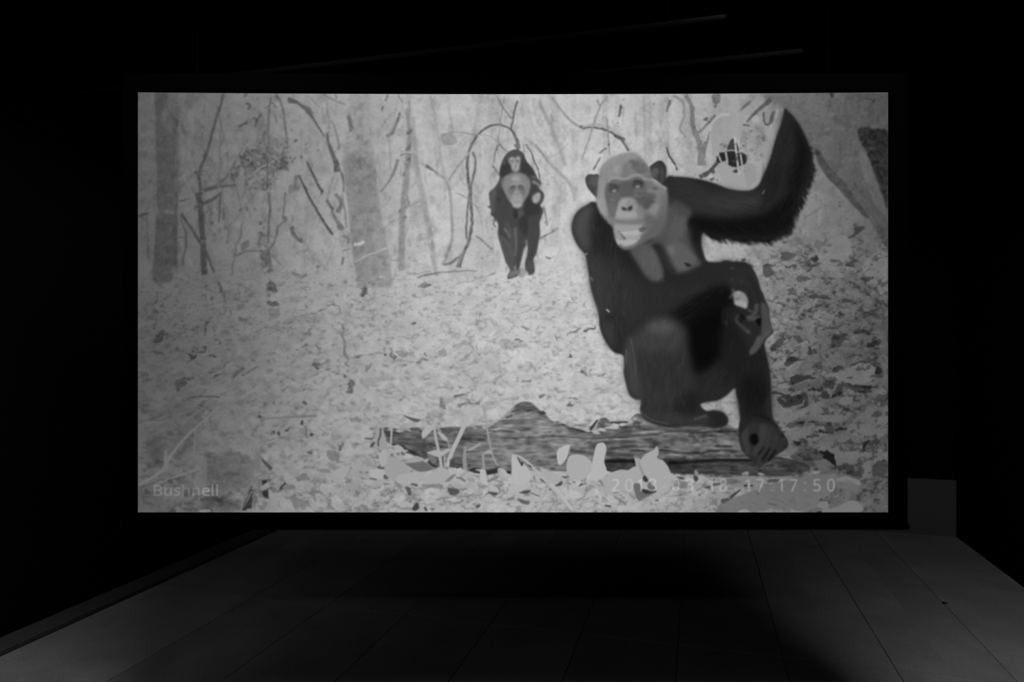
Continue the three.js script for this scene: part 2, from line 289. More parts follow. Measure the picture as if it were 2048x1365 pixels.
  pass(forest, 1.25, () => {                         // branches and creepers, upper left
    at('A'); stroke('1165,0 1130,170 1085,300 1045,430 1005,590 965,740 915,900 870,1000 835,1130', 30, 52, 0.7); stroke('780,1080 830,1170 850,1280 858,1400', 46, 54, 0.69);
    stroke('900,1340 1050,1300 1180,1280 1340,1265', 60, 16, 0.7); stroke('1060,1290 1160,1200 1240,1100 1320,970 1400,810', 60, 12, 0.78); 
    stroke('1110,300 1130,480 1110,800 1130,960 1110,1150 1100,1300', 22, 30, 0.86); stroke('1130,470 1170,600 1110,760', 22, 30, 0.86); sprig('950,880 1020,900 1100,1200 900,1250 860,1080', 60, 0.7, 0.92, 12);
    stroke('1480,0 1440,60', 60, 16, 0.76); stroke('1470,140 1530,170 1500,230', 30, 36, 0.75); stroke('1690,280 1630,360 1600,470', 20, 30, 0.66); stroke('1570,340 1650,380', 22, 20, 0.72); stroke('1370,470 1450,430 1490,400', 20, 50, 0.7);
    stroke('1880,30 1950,130 1990,300 2020,560 2048,760', 34, 22, 0.72); stroke('1820,60 1790,200 1780,420 1770,620', 24, 24, 0.74); stroke('1740,220 1830,130 1880,200', 18, 26, 0.72); stroke('1870,300 1890,420', 22, 16, 0.78); stroke('1930,300 1960,360', 18, 14, 0.76);
    
    sprig('1380,900 1480,800 1700,760 1800,640 1860,800 2048,880 2048,1060 1800,1040 1560,1090 1400,1000', 330, 0.44, 0.74, 15); sprig('1640,560 1780,520 1830,760 1700,900 1600,840', 60, 0.5, 0.8, 12); sprig('2000,600 2048,640 2048,1100 1940,1020', 40, 0.5, 0.78, 12); sprig('1440,960 1700,1000 1900,1040 1880,1340 1480,1340', 190, 0.58, 0.88, 14); sprig('1250,860 1400,780 1800,560 2048,560 2048,760 1700,800 1400,1000 1250,1200', 120, 0.76, 0.94, 12); sprig('1240,1050 1400,1000 1380,1160 1280,1180', 40, 0.56, 0.8, 12); stroke('1580,1110 1700,1010 1850,1010', 20, 20, 1.1, 0.8); stroke('1770,900 1760,1300', 26, 26, 0.68); 
    spots('480,110,40 880,480,30 690,1160,40 740,1250,26 80,1120,40 170,1200,40 220,1210,24 80,1240,22 450,450,26', 0.82, 0.7); stroke('450,300 520,380 620,400', 20, 18, 0.84); stroke('610,430 620,560', 16, 50, 0.84); stroke('560,1160 620,1080', 22, 14, 0.78);
    stroke('520,480 530,800 525,1360', 36, 60, 0.92, 0.6);
    at('B'); stroke('815,0 850,180 865,400 885,640 890,840 895,980 915,1125', 80, 76, 0.66); stroke('920,800 980,950 1035,1085', 40, 30, 0.68); stroke('590,290 650,390 740,510 840,690', 40, 30, 0.66); stroke('600,280 590,390 650,530 655,740 620,880 605,1000', 16, 34, 0.76); stroke('560,610 660,620', 16, 12, 0.78);
    stroke('560,120 720,80', 26, 16, 0.72); stroke('10,325 140,285', 34, 30, 0.72); stroke('122,300 132,600 140,900', 20, 26, 0.86); stroke('850,660 910,670', 22, 24, 0.98, 0.8);
    stroke('860,160 1000,110 1110,20', 50, 34, 0.7); fill('770,180 840,170 800,210 790,260', 0.72); stroke('1130,0 1110,200 1105,420', 26, 20, 0.74); stroke('1160,200 1170,380', 20, 26, 0.78); stroke('960,180 1010,310', 24, 60, 0.84);
    spots('1385,245,34 1480,225,30 1590,230,30 1680,240,24 1910,235,24 1680,420,40 1715,490,30 1010,410,34 1040,580,22 1055,670,22 530,1170,18 1180,1000,20', 0.68, 0.85);
    stroke('1180,450 1240,550 1200,700', 20, 26, 0.82); stroke('1420,400 1400,600 1340,730 1320,870 1290,1000 1275,1140', 26, 20, 0.8); stroke('1330,870 1420,830 1510,800 1650,805', 30, 26, 0.76); fill('1400,720 1500,650 1510,730 1420,800', 0.72, 0.8); spots('1320,690,22 1360,690,20 1230,780,18', 0.78, 0.7);
    stroke('1780,0 1800,240 1780,480 1775,690', 40, 22, 0.7); stroke('2010,0 1990,240 1980,340', 24, 24, 0.74); fill('1970,320 2030,340 2030,400 1990,400', 0.74); stroke('1990,400 1910,480 1880,620 1810,770', 30, 22, 0.72); stroke('1780,590 1900,610', 12, 12, 0.8);
    sprig('1620,560 1720,540 1790,660 1800,760 1650,780', 34, 0.54, 0.8, 9); sprig('1660,790 1800,770 1830,1020 1690,1030', 70, 0.5, 0.74, 10); sprig('1690,1050 1830,1040 1840,1100 1720,1110', 20, 0.55, 0.75, 8); poly('1660,800 1800,775 1835,1020 1690,1030', 0.68, 0.55); stroke('1640,560 1690,560 1640,700', 36, 24, 0.74);
    poly('1805,1180 1870,1270 1895,1365 1740,1365 1760,1280', 0.63); stroke('1830,840 1890,930 1950,990', 18, 34, 0.84); stroke('1085,1215 1110,1280 1130,1365', 40, 34, 0.7); fill('910,1290 940,1260 955,1310', 0.62); stroke('1370,1240 1530,1350', 26, 16, 0.8); stroke('240,1250 360,1300', 20, 24, 0.82);
    at('C'); stroke('0,110 120,130 230,220 340,350 410,470 490,610', 46, 22, 0.62); fill('180,150 300,210 330,290 230,220', 0.62, 0.8); stroke('0,70 130,110', 36, 10, 0.66); stroke('525,550 545,680 600,830 650,960 665,1090', 22, 80, 0.6); stroke('540,680 610,840 680,1000', 16, 50, 0.62); stroke('690,1010 740,1160 760,1365', 24, 26, 0.68);
    stroke('470,0 600,80 790,155', 22, 12, 0.7); stroke('640,10 660,80', 16, 12, 0.72); stroke('520,130 540,300 560,430 540,560', 18, 18, 0.84); stroke('590,380 650,540 690,700 690,790', 20, 40, 0.8); stroke('560,600 640,580', 14, 14, 0.84); stroke('310,70 420,190', 20, 18, 0.84);
    stroke('815,310 850,420 860,500', 46, 60, 0.66); poly('880,510 820,555 840,500', 0.62); stroke('1290,180 1275,250', 30, 14, 0.62); stroke('1360,20 1320,105', 34, 20, 0.74);
    stroke('1530,260 1470,430 1420,540 1340,600', 34, 50, 0.74); stroke('1530,280 1465,450', 12, 30, 0.62); stroke('1360,600 1390,850 1395,1050', 12, 14, 0.84); stroke('1500,920 1440,1100 1340,1270 1240,1365', 50, 14, 0.72); stroke('1500,10 1560,130', 16, 26, 0.74);
    poly('1690,480 1690,540 1620,590 1610,545', 0.66); poly('1670,700 1670,770 1600,810 1590,790', 0.62); stroke('1530,870 1600,840 1690,860', 16, 22, 0.66); stroke('1540,840 1620,820 1680,830', 18, 14, 1.04); poly('1660,880 1665,940 1600,930', 0.6); poly('1610,1050 1600,1110 1570,1160 1565,1120', 0.64); stroke('1640,100 1660,240', 26, 16, 0.72); fill('1440,560 1510,430 1600,560 1590,760 1480,860 1430,760', 1.04, 0.8);
    stroke('1900,1020 1960,1050 2048,1140', 30, 14, 0.66); stroke('1820,970 1900,1030', 10, 20, 0.84); spots('240,710,28 100,660,34 90,900,34 180,880,34 40,510,22 420,800,26 60,950,30 30,890,30', 0.64, 0.8);
    stroke('245,940 330,1100 400,1250 470,1365', 22, 40, 0.56); stroke('140,1130 200,1250 260,1365', 24, 34, 0.56); fill('90,1140 130,1130 130,1240 100,1310 80,1300', 0.68, 0.7); fill('20,1260 160,1280 100,1365 10,1365', 0.76, 0.7);
    at('D'); stroke('250,0 340,160 440,330 530,470 610,580', 30, 34, 0.52); stroke('450,0 470,30', 24, 22, 0.62); stroke('520,100 560,170 610,245', 26, 34, 0.56); stroke('590,260 680,420 740,520', 30, 90, 0.7); stroke('640,20 720,140 680,280', 50, 60, 0.74); stroke('740,80 770,260 800,480', 20, 26, 0.78); fill('720,240 760,260 750,400 710,360', 1.04, 0.9); fill('640,520 710,520 720,610 650,620', 1.05, 0.9);
    stroke('40,470 90,590 190,680', 70, 24, 0.66); fill('110,640 190,620 200,690 150,680', 0.66, 0.8); spots('120,830,24 240,800,34 285,910,20 340,970,16 420,1030,40 545,1060,18 740,730,16 870,1010,16 460,790,16 380,1100,14 90,1050,22', 0.66, 0.85); stroke('740,890 750,900 725,990', 22, 26, 0.64); stroke('740,800 840,770', 14, 14, 0.68); stroke('730,600 810,620 830,700', 26, 26, 0.74);
    fill('40,1080 150,1110 250,1120 220,1170 110,1160', 0.7, 0.8); spots('450,1250,34 560,1280,50 780,1210,50 480,1340,18 1460,1300,20 1610,1280,14 1880,1270,36 1650,890,18', 0.72, 0.7);
    stroke('900,720 1040,680', 34, 38, 1.25); stroke('910,950 1100,850 1350,760', 12, 16, 1.06); stroke('1050,850 1080,700', 10, 8, 0.98, 0.7); poly('1050,1250 1075,1320 1060,1365 980,1365', 0.56); stroke('1240,1150 1330,1170', 20, 20, 1.1, 0.7); stroke('1200,880 1300,900 1320,1000', 30, 60, 0.74, 0.7);
    stroke('1550,10 1620,60 1630,190 1510,260', 26, 24, 0.72); spots('1520,255,18 1530,420,20 1600,340,30', 0.56); stroke('1540,280 1560,600 1550,1060', 60, 50, 0.78, 0.6); stroke('1300,500 1460,370', 22, 16, 0.8); stroke('1390,930 1530,930', 14, 14, 0.74); stroke('1770,1150 1900,1125 2048,1115', 16, 20, 0.7); stroke('1610,1110 1800,1110', 10, 10, 0.76); fill('1830,1270 1890,1230 1960,1270 1860,1280', 0.62);
    stroke('1840,670 1950,670', 26, 26, 1.07); stroke('1790,740 1850,730', 18, 16, 1.04); fill('1640,210 1780,80 1810,130 1720,170', 0.84, 0.8); for (let k = 0; k < 26; k++) stroke([[rr(817, 850), rr(400, 540)], [0, 0]].map((p, i, q) => i ? [q[0][0] + rr(6, 16), q[0][1] + rr(-4, 2)] : p), 16, 8, rr(0.82, 0.92), 0.8);
  });
  pass(forest, 0.9, () => {                          // the arch of creepers, branches at the middle and right
    at('b'); stroke('885,1160 905,1085 940,1010 964,900 962,760 944,610 934,500 948,420 985,345 1045,280 1120,252 1180,266 1225,302 1262,400', 22, 12, 0.58); stroke('970,430 988,500 962,640 942,750 930,900 930,980', 14, 12, 0.62); stroke('955,650 962,800', 26, 20, 0.62); stroke('920,1060 850,1120 790,1150', 14, 18, 0.68); stroke('900,1080 870,1160', 18, 20, 0.72);
    stroke('1255,95 1235,160 1225,230 1210,290', 12, 14, 0.6); stroke('1120,65 1170,150 1225,220', 8, 14, 0.72); stroke('1225,300 1250,360 1262,410', 16, 30, 0.62); stroke('1170,60 1150,200 1135,340 1115,430', 7, 7, 0.78); stroke('1130,380 1105,480', 10, 9, 0.66); stroke('1095,510 1140,580', 12, 10, 0.7); stroke('780,330 860,300 980,320 1080,330 1180,420', 8, 8, 0.82); fill('770,320 830,310 870,360 840,385 780,380', 0.84);
    stroke('815,610 880,520 950,430', 12, 12, 0.82); stroke('865,690 930,720 1000,790 1030,900', 7, 6, 0.78); stroke('990,960 1040,1000 1095,1050', 12, 8, 0.72); stroke('675,520 715,545', 18, 10, 0.58); stroke('620,1222 720,1200 860,1185 1000,1180', 12, 7, 0.72); stroke('570,1205 700,1185', 6, 6, 0.8); fill('620,1285 665,1255 720,1275 660,1285', 0.6); stroke('860,1270 980,1240 1115,1195', 6, 12, 0.82); spots('1030,1105,10 1125,1270,12 845,1320,12 1075,1270,8 1000,1290,8', 0.66);
    at('R'); stroke('345,40 300,190 275,290 285,360', 20, 18, 0.66); stroke('240,400 310,500 370,580', 26, 22, 0.7); stroke('370,0 450,80 540,160', 26, 18, 0.7); stroke('660,0 720,60 740,130', 40, 60, 0.6); stroke('850,0 855,160', 18, 16, 0.66); stroke('900,0 1000,170 1060,340 1130,480 1160,620 1180,740', 26, 26, 0.55); stroke('1030,640 1180,760', 50, 44, 0.5); stroke('1080,0 1200,180 1340,360', 26, 40, 0.75); spots('90,130,30 110,250,20 70,430,24 80,800,40', 0.88, 0.8); spots('1245,1250,24 1320,780,14', 0.5);
    at('S'); stroke('1200,150 1215,270', 24, 22, 0.58); stroke('1100,530 1230,450 1360,390', 24, 24, 0.68); stroke('0,540 120,640 210,740', 24, 16, 0.68); spots('40,890,24 100,330,20', 0.7); stroke('230,200 280,180 250,270 290,320', 24, 20, 0.55); fill('1180,850 1300,880 1240,900', 0.62); spots('1100,930,50 1290,1030,60', 0.88, 0.6); stroke('210,1180 290,1140', 20, 20, 0.76);
    at('c'); stroke('200,70 290,195 350,250 385,268', 14, 20, 0.82); stroke('400,272 460,256 540,268 600,300 650,345 700,425', 26, 30, 0.9); stroke('395,280 455,270 530,284 590,312 640,352 690,424', 8, 14, 0.5); spots('386,266,13 520,282,12', 0.42); stroke('600,320 660,355', 18, 26, 0.48);
    stroke('560,60 500,150 460,270 430,370 390,480', 12, 10, 0.8); stroke('490,90 510,140', 12, 12, 0.78); stroke('545,200 560,320 570,450', 8, 9, 0.74); stroke('640,120 630,200', 14, 14, 0.5); spots('655,90,8 645,140,8 625,270,6 620,240,6', 0.5); stroke('550,405 500,440', 12, 8, 0.62); stroke('510,465 490,500 465,545', 10, 14, 0.6); stroke('170,470 240,440 300,380', 6, 6, 0.85); stroke('560,380 568,390', 16, 16, 0.6);
    stroke('1050,60 1088,140 1096,260 1130,350 1148,430 1140,520', 24, 40, 0.7); stroke('970,60 1030,110 1040,200 1010,280', 18, 12, 0.82); stroke('955,90 930,170', 16, 14, 0.66); stroke('1120,310 1170,270 1240,190', 14, 18, 0.7); stroke('1170,360 1150,470', 40, 50, 0.7); stroke('930,400 950,460 985,510', 12, 12, 0.42); poly('985,505 1003,545 990,545', 0.42); spots('845,120,7 965,490,8', 0.5); fill('1220,60 1270,60 1265,110 1230,120', 0.66); spots('1180,220,16 1240,130,12 1200,235,10', 0.6); stroke('1010,280 1050,340', 8, 6, 0.7);
    stroke('1140,590 1210,545 1270,470', 26, 20, 0.5); spots('1190,570,16 1220,600,18 1250,520,12', 0.5);
    spots('165,870,12 155,790,10 360,1082,9 110,1130,6 400,1010,5 300,700,6', 0.62, 0.8); stroke('125,980 240,915', 16, 10, 0.72); stroke('150,770 175,900', 7, 7, 0.66);
    at('N'); stroke('940,0 820,100 740,190', 40, 16, 0.62); stroke('770,10 660,110', 26, 14, 0.7); stroke('880,110 890,200 930,210 950,120', 16, 16, 0.6); stroke('700,215 760,220', 12, 20, 0.55); fill('780,180 820,130 850,190', 1.15, 0.9); stroke('1000,80 970,190 940,240', 18, 10, 1.2); stroke('960,100 955,210', 26, 12, 0.66); spots('770,270,22 830,320,26 880,340,24 780,440,20 870,480,24 800,470,14 740,330,12', 0.64, 0.8); spots('470,20,14 470,60,18 400,160,20 410,190,14 80,30,12', 0.55, 0.9); stroke('330,400 360,520 370,570', 60, 40, 0.74, 0.8); stroke('400,380 420,270', 14, 10, 0.7); spots('400,640,26 450,620,26 490,690,12 380,660,16', 0.5, 0.9); spots('430,660,16 470,700,14', 1.15, 0.8);
  });
  pass(forest, 5, () => {                            // shade behind the grass at the lower left
    at('e'); fill('230,640 380,640 430,760 400,900 330,980 230,940 220,780', 0.88, 0.8); fill('470,980 600,960 770,980 760,1160 640,1190 480,1170', 0.7, 0.7); fill('460,1230 560,1215 690,1260 680,1310 500,1310 450,1290', 0.66, 0.8); stroke('560,1240 690,1265', 20, 14, 0.5); fill('120,860 200,850 215,960 160,1010 130,960', 0.76, 0.85); fill('60,1180 130,1150 200,1240 150,1310 60,1310', 0.9, 0.6);
  });
  pass(forest, 0.9, () => {                          // undergrowth and litter that can be told apart
    at('E'); stroke('340,130 320,200', 16, 40, 0.72); fill('190,250 250,220 280,270 240,300', 0.7); stroke('270,300 230,430 210,500', 22, 34, 0.74); fill('280,560 380,510 340,620 280,690 220,690', 0.64); stroke('390,540 490,630', 40, 20, 0.78); spots('490,180,26 240,130,26 610,390,34 490,290,22 580,545,34 930,60,40 1010,70,26 945,240,20', 0.76, 0.8); stroke('960,380 920,470 900,580', 34, 34, 0.72); stroke('500,440 580,490 740,510', 10, 10, 0.78); poly('650,830 800,860 790,890 750,925', 0.42); stroke('720,800 840,825 910,800 900,740', 16, 24, 0.6); stroke('970,880 1020,870 1070,890', 20, 30, 0.6); spots('910,900,24 1245,780,20 1555,910,30 1110,690,18 350,1090,18 1040,505,20 1815,1060,20 1730,1200,18 1390,1340,20', 0.62, 0.85);
    stroke('1000,1130 1180,1030 1300,940', 24, 20, 1.12); stroke('1030,1135 1140,1100', 26, 20, 0.66); stroke('1140,1010 1230,940', 16, 18, 0.72); stroke('1270,1170 1400,1060', 40, 60, 0.74); stroke('1450,1090 1650,1010', 26, 30, 0.74); stroke('180,800 360,840', 20, 30, 0.72); stroke('70,1200 220,1150', 20, 18, 0.76); fill('500,1240 560,1200 640,1170 660,1250 560,1330 520,1310', 0.6, 0.85); stroke('640,1180 760,1160', 40, 20, 0.64); fill('1770,110 1830,130 1890,110 1915,175 1770,175', 0.6, 0.9); stroke('1780,60 1790,20', 30, 60, 0.72); fill('1790,230 1900,220 1930,330 1800,350', 0.82, 0.8); stroke('1150,0 1190,140', 36, 22, 0.74); stroke('1380,370 1490,370', 50, 40, 0.72); stroke('1180,300 1200,210 1260,230 1270,330', 20, 36, 0.84); spots('1840,460,18 1580,600,18 1700,700,30 1470,780,24 1560,750,22 1950,1000,16 1910,1130,26', 0.74, 0.8);
    at('F'); poly('980,0 1080,0 1020,70', 0.5); stroke('520,170 640,180 710,220 730,290', 12, 20, 0.72); stroke('60,330 200,320 420,260 540,200', 22, 12, 0.74); stroke('750,450 745,640 780,820 810,980 800,1080', 30, 44, 0.7); fill('600,560 700,500 740,540 730,600 680,560', 0.78, 0.8); stroke('760,580 840,540', 20, 8, 0.78); stroke('800,930 900,890 1000,860 1120,830 1260,820', 16, 10, 0.66); fill('890,870 960,850 1010,870 950,895', 0.62); poly('1255,815 1350,830 1330,850', 0.36); fill('1370,760 1400,750 1420,830 1480,910 1420,920', 0.58, 0.9); poly('1310,730 1330,800 1285,780', 0.62); stroke('1410,620 1470,640 1650,800', 12, 14, 1.06); stroke('1450,650 1450,780 1500,890', 40, 20, 1.08); for (let k = 0; k < 9; k++) stroke(`${1500 + k * 22},800 ${1505 + k * 24},880`, 14, 12, 0.7, 0.9); stroke('1840,800 1890,860', 50, 30, 0.68); stroke('1420,960 1600,920 1720,950', 20, 24, 0.82); stroke('1750,970 1820,890 1920,920', 20, 26, 0.66);
    stroke('650,1110 780,1140 850,1200', 26, 60, 0.6); fill('820,1200 885,1190 890,1365 815,1365', 0.58); fill('1100,960 1160,950 1130,1020 1060,1100 1040,1010', 0.76); spots('1130,990,26 1250,950,26 1335,1000,34 1190,1060,22 350,1000,40 440,980,30 360,1120,34 490,1180,30 520,1210,16 680,1000,34 240,1260,24 330,1280,18', 0.66, 0.85); fill('1020,1200 1180,1150 1330,1150 1290,1240 1220,1290 1120,1260', 0.88); fill('200,560 320,500 320,600 220,590', 0.72, 0.9); stroke('90,790 260,710', 20, 24, 0.68); stroke('370,700 400,760 440,750', 26, 20, 0.6); spots('490,610,30 250,830,34 270,640,18 830,290,40 820,50,30 1290,30,22 660,20,20 1700,415,26 1660,190,20 1450,350,26 1270,570,30 940,215,14 1220,370,16 1130,450,34', 0.72, 0.85); stroke('1670,430 1740,410', 24, 20, 0.5); stroke('1070,90 1200,60', 12, 20, 0.76); stroke('0,440 400,430', 14, 10, 1.06, 0.8); fill('0,360 320,340 400,420 0,420', 0.84, 0.7); stroke('1830,1180 1940,1190', 20, 8, 0.64); spots('1870,1025,16 2030,990,18 1540,1070,14', 0.6);
    at('G'); spots('15,175,18 180,375,10 810,465,24 1050,290,16 1245,290,10 1380,250,8 1470,50,22 1545,40,10 1240,825,14 1170,670,14 1090,670,10 930,710,18 615,1140,16 525,1215,18 795,1295,12 1440,935,8 1740,470,16 1600,775,14 145,870,34', 0.72, 0.9); stroke('1690,440 1750,425 1820,410', 22, 26, 0.42); stroke('1510,480 1600,460 1650,420', 18, 30, 0.7); stroke('1340,480 1400,550', 10, 20, 0.66); stroke('890,545 970,570', 14, 26, 0.52); stroke('970,575 1100,570', 6, 5, 0.7); stroke('1110,560 1160,545 1200,560 1150,580 1110,565', 8, 8, 0.64); fill('700,560 830,560 960,600 900,660 740,660 720,600', 0.84, 0.9); stroke('960,405 1050,430', 16, 22, 0.64); stroke('1150,440 1180,370', 26, 8, 0.76); fill('1500,740 1540,710 1560,760 1500,750', 0.52); fill('1670,900 1720,930 1720,960 1670,940', 0.55); stroke('1760,960 1800,880', 8, 10, 0.56); stroke('1830,960 1880,955 1960,935', 14, 10, 0.5); stroke('1210,945 1320,940', 8, 18, 0.68); stroke('1360,935 1410,960', 8, 8, 0.62); stroke('965,1015 1080,1040', 34, 18, 0.66); fill('630,1020 690,960 740,980 680,1060 640,1050', 0.82); stroke('330,840 450,800', 40, 30, 0.84); stroke('440,330 540,315 640,325', 12, 6, 0.74); stroke('470,280 490,320', 12, 10, 0.72); stroke('700,210 780,240', 8, 10, 0.8); stroke('1690,170 1720,110', 24, 16, 0.8); stroke('1180,1220 1220,1190 1245,1185', 40, 10, 0.56); stroke('1530,1240 1650,1230', 26, 16, 0.64); fill('1510,1310 1550,1280 1600,1295 1540,1325', 0.5); stroke('190,1215 330,1185', 36, 18, 0.62); stroke('230,1320 360,1280 490,1285', 20, 10, 0.6); stroke('0,1110 120,1120 160,1100', 20, 24, 0.76, 0.8); fill('220,1080 310,1120 250,1115', 0.68); fill('0,700 60,640 100,710 20,770 0,770', 0.78); fill('270,760 380,690 340,770 260,810', 0.82); fill('160,640 320,550 330,590 200,650', 0.84); stroke('370,520 400,680', 34, 30, 0.84); stroke('440,600 460,720', 20, 16, 0.82); stroke('20,1330 40,1230 60,1360', 22, 20, 0.62); stroke('560,610 650,530', 8, 8, 0.86); spots('540,660,10 560,700,12 510,660,8 480,715,20', 0.72); stroke('1480,1130 1480,1280', 6, 6, 0.84); spots('1310,1320,18 1280,1220,14', 0.68);
    at('f'); stroke('640,690 540,700', 8, 8, 0.8); stroke('140,165 155,300 175,440', 10, 14, 0.78, 0.5);
    fill('130,900 145,890 140,935 112,930', 0.55); fill('50,940 115,945 110,1000 60,990', 0.78); spots('150,745,12 205,750,14 10,1175,10 260,1075,12 290,1070,12', 0.66);
  });
  // ------------------------------------------------------------------ brightness of the flash and of the projector across the frame
  const GX = [277, 400, 520, 650, 850, 1050, 1250, 1450, 1600, 1775], GY = [186, 300, 420, 560, 700, 850, 1025];
  const GRID = [[92, 108, 128, 152, 174, 186, 186, 160, 125, 98], [93, 107, 127, 152, 178, 195, 193, 168, 130, 100], [93, 108, 128, 155, 182, 197, 197, 172, 130, 97], [92, 104, 126, 157, 184, 197, 197, 172, 124, 93], [88, 99, 120, 150, 181, 195, 195, 168, 112, 86], [92, 104, 127, 154, 176, 187, 186, 165, 105, 83], [96, 110, 138, 158, 170, 177, 172, 150, 108, 92]];
  const cell = (a, v) => { let i = 0; while (i < a.length - 2 && v > a[i + 1]) i++; const t = Math.max(0, Math.min(1, (v - a[i]) / (a[i + 1] - a[i]))); return [i, t]; };
  const table = new Float32Array(65536); for (let i = 0; i < 65536; i++) table[i] = rnd();
  const noise = (u, v, n) => {                        // smooth noise from 0 to 1
    const i = Math.floor(u), j = Math.floor(v); u -= i; v -= j; u = u * u * (3 - 2 * u); v = v * v * (3 - 2 * v);
    const r0 = ((j + n * 37) & 255) << 8, r1 = ((j + 1 + n * 37) & 255) << 8, c0 = (i + n * 91) & 255, c1 = (i + 1 + n * 91) & 255;
    return (table[r0 | c0] * (1 - u) + table[r0 | c1] * u) * (1 - v) + (table[r1 | c0] * (1 - u) + table[r1 | c1] * u) * v;
  };
  const step = (a, b, v) => { const t = Math.max(0, Math.min(1, (v - a) / (b - a))); return t * t * (3 - 2 * t); };
  const bottomLeaves = () => {                       // leaves, holes and stalks along the bottom
    unit = 156;
    at('K'); fill('40,600 130,560 260,600 350,740 250,880 90,860', 0.97, 0.5); fill('240,800 330,770 440,790 460,850 420,900 300,890', 1.09); fill('370,740 450,760 470,690 410,690', 0.6, 0.7); stroke('360,745 450,765', 22, 18, 0.5); fill('450,840 500,880 480,900 440,880', 0.56); fill('500,620 620,640 720,700 760,800 600,900 480,860 450,760', 0.99); fill('380,560 470,560 490,650 440,740 390,700', 1.05); fill('620,860 820,810 980,770 960,850 850,950 640,960', 1.06); stroke('260,890 350,905', 22, 20, 0.6); spots('150,815,24 220,815,24 165,885,16 160,935,14 80,1050,26', 0.66); stroke('440,965 520,960', 30, 14, 0.76); stroke('800,960 880,985', 24, 34, 0.56); stroke('940,985 1210,995', 34, 60, 0.78, 0.8); fill('720,1000 780,1010 800,1090 760,1110 745,1060', 0.56); fill('730,700 760,690 870,640 980,680 1080,760 980,800 860,790', 0.66); fill('720,680 860,600 970,650 880,680 760,690', 1.0); fill('1280,1020 1400,1030 1415,1070 1370,1100 1300,1100', 0.56); fill('1310,1060 1370,1060 1360,1090', 0.8); fill('950,900 1090,800 1230,760 1300,860 1200,940 1000,960', 1.06); fill('870,1200 900,1270 860,1310 810,1290', 0.42); stroke('970,1260 1000,1310', 26, 34, 0.5); fill('880,1290 960,1290 970,1325 900,1325', 1.04); stroke('1380,880 1440,890 1500,930', 20, 30, 0.72); spots('1660,1265,28', 0.45); fill('1040,1280 1110,1280 1070,1310', 0.7); spots('160,1240,24 200,1290,20 120,1290,16 1630,1145,12', 0.68); fill('1240,930 1310,860 1330,850 1290,920', 0.7);
    stroke('240,580 300,610 350,740', 16, 10, 0.72, 0.7); spots('40,150,30 310,110,16 430,80,18 430,140,18 820,50,16 1020,170,30 1150,185,20', 0.72); fill('690,70 800,100 910,130 870,160 800,140', 0.52, 0.9);
    unit = 166;
    at('I'); fill('90,1045 220,1070 220,1110 140,1125', 0.5); spots('455,1268,28', 0.48); stroke('560,970 690,910', 30, 40, 0.76); fill('570,1090 690,1110 640,1130', 0.44); stroke('690,1040 715,1080', 14, 30, 0.56); stroke('800,1080 830,1000', 20, 14, 0.68); fill('920,1095 1070,1070 1030,1110', 0.46); stroke('1080,1105 1180,1140', 14, 12, 0.56); stroke('800,1180 880,1160', 20, 34, 0.72); fill('930,1170 1060,1210 1040,1240 960,1220', 0.58); poly('1000,1340 1080,1205 1110,1210 1060,1340', 1.06); stroke('1200,1210 1360,1210', 10, 14, 0.82); fill('1360,1020 1445,960 1440,1010', 0.48); stroke('1440,910 1530,912', 14, 14, 0.62); stroke('1110,900 1130,960', 16, 10, 0.66); fill('1190,930 1280,990 1200,960', 0.52); spots('1720,930,14 1685,960,14 1660,1010,18 1310,1060,20 1070,1000,26 420,1165,10 480,1165,8 520,1150,12', 0.52); fill('600,1000 700,1060 690,1080 590,1060', 1.05); fill('830,1010 1000,940 1080,1000 960,1090 820,1100', 1.04); fill('1190,800 1300,850 1440,930 1360,1010 1250,940', 1.0); stroke('1390,1090 1560,1290', 30, 26, 1.05, 0.8); fill('80,960 150,890 190,890 120,960', 0.74); spots('20,1040,34', 0.76);
    fill('855,665 930,690 1050,820 1080,900 980,1000 860,980 850,800', 1.07); fill('470,830 540,830 560,1000 500,980 470,900', 1.08); poly('410,830 440,820 500,830 480,860 440,850', 1.12);
    at('J'); fill('215,740 232,640 290,585 420,590 500,640 540,690 525,800 440,900 300,905 225,810', 1.0); fill('95,540 140,490 252,458 226,590 190,662 124,716 95,650', 1.06); fill('600,470 632,436 690,430 722,470 728,530 702,640 706,700 735,790 760,810 650,910 520,900 540,760 572,580', 1.06); fill('690,890 780,830 910,780 1010,792 1080,745 1150,740 1200,760 1240,1000 1100,1090 960,1060 760,1100 640,980', 0.98); fill('1165,680 1180,640 1260,565 1350,520 1385,475 1408,560 1385,625 1470,665 1540,760 1572,880 1560,1010 1420,1110 1330,1070 1260,940', 0.99); poly('1095,620 1165,630 1150,700 1160,760 1125,780 1110,690', 0.98); stroke('1140,690 1190,770 1210,860', 60, 20, 0.86);
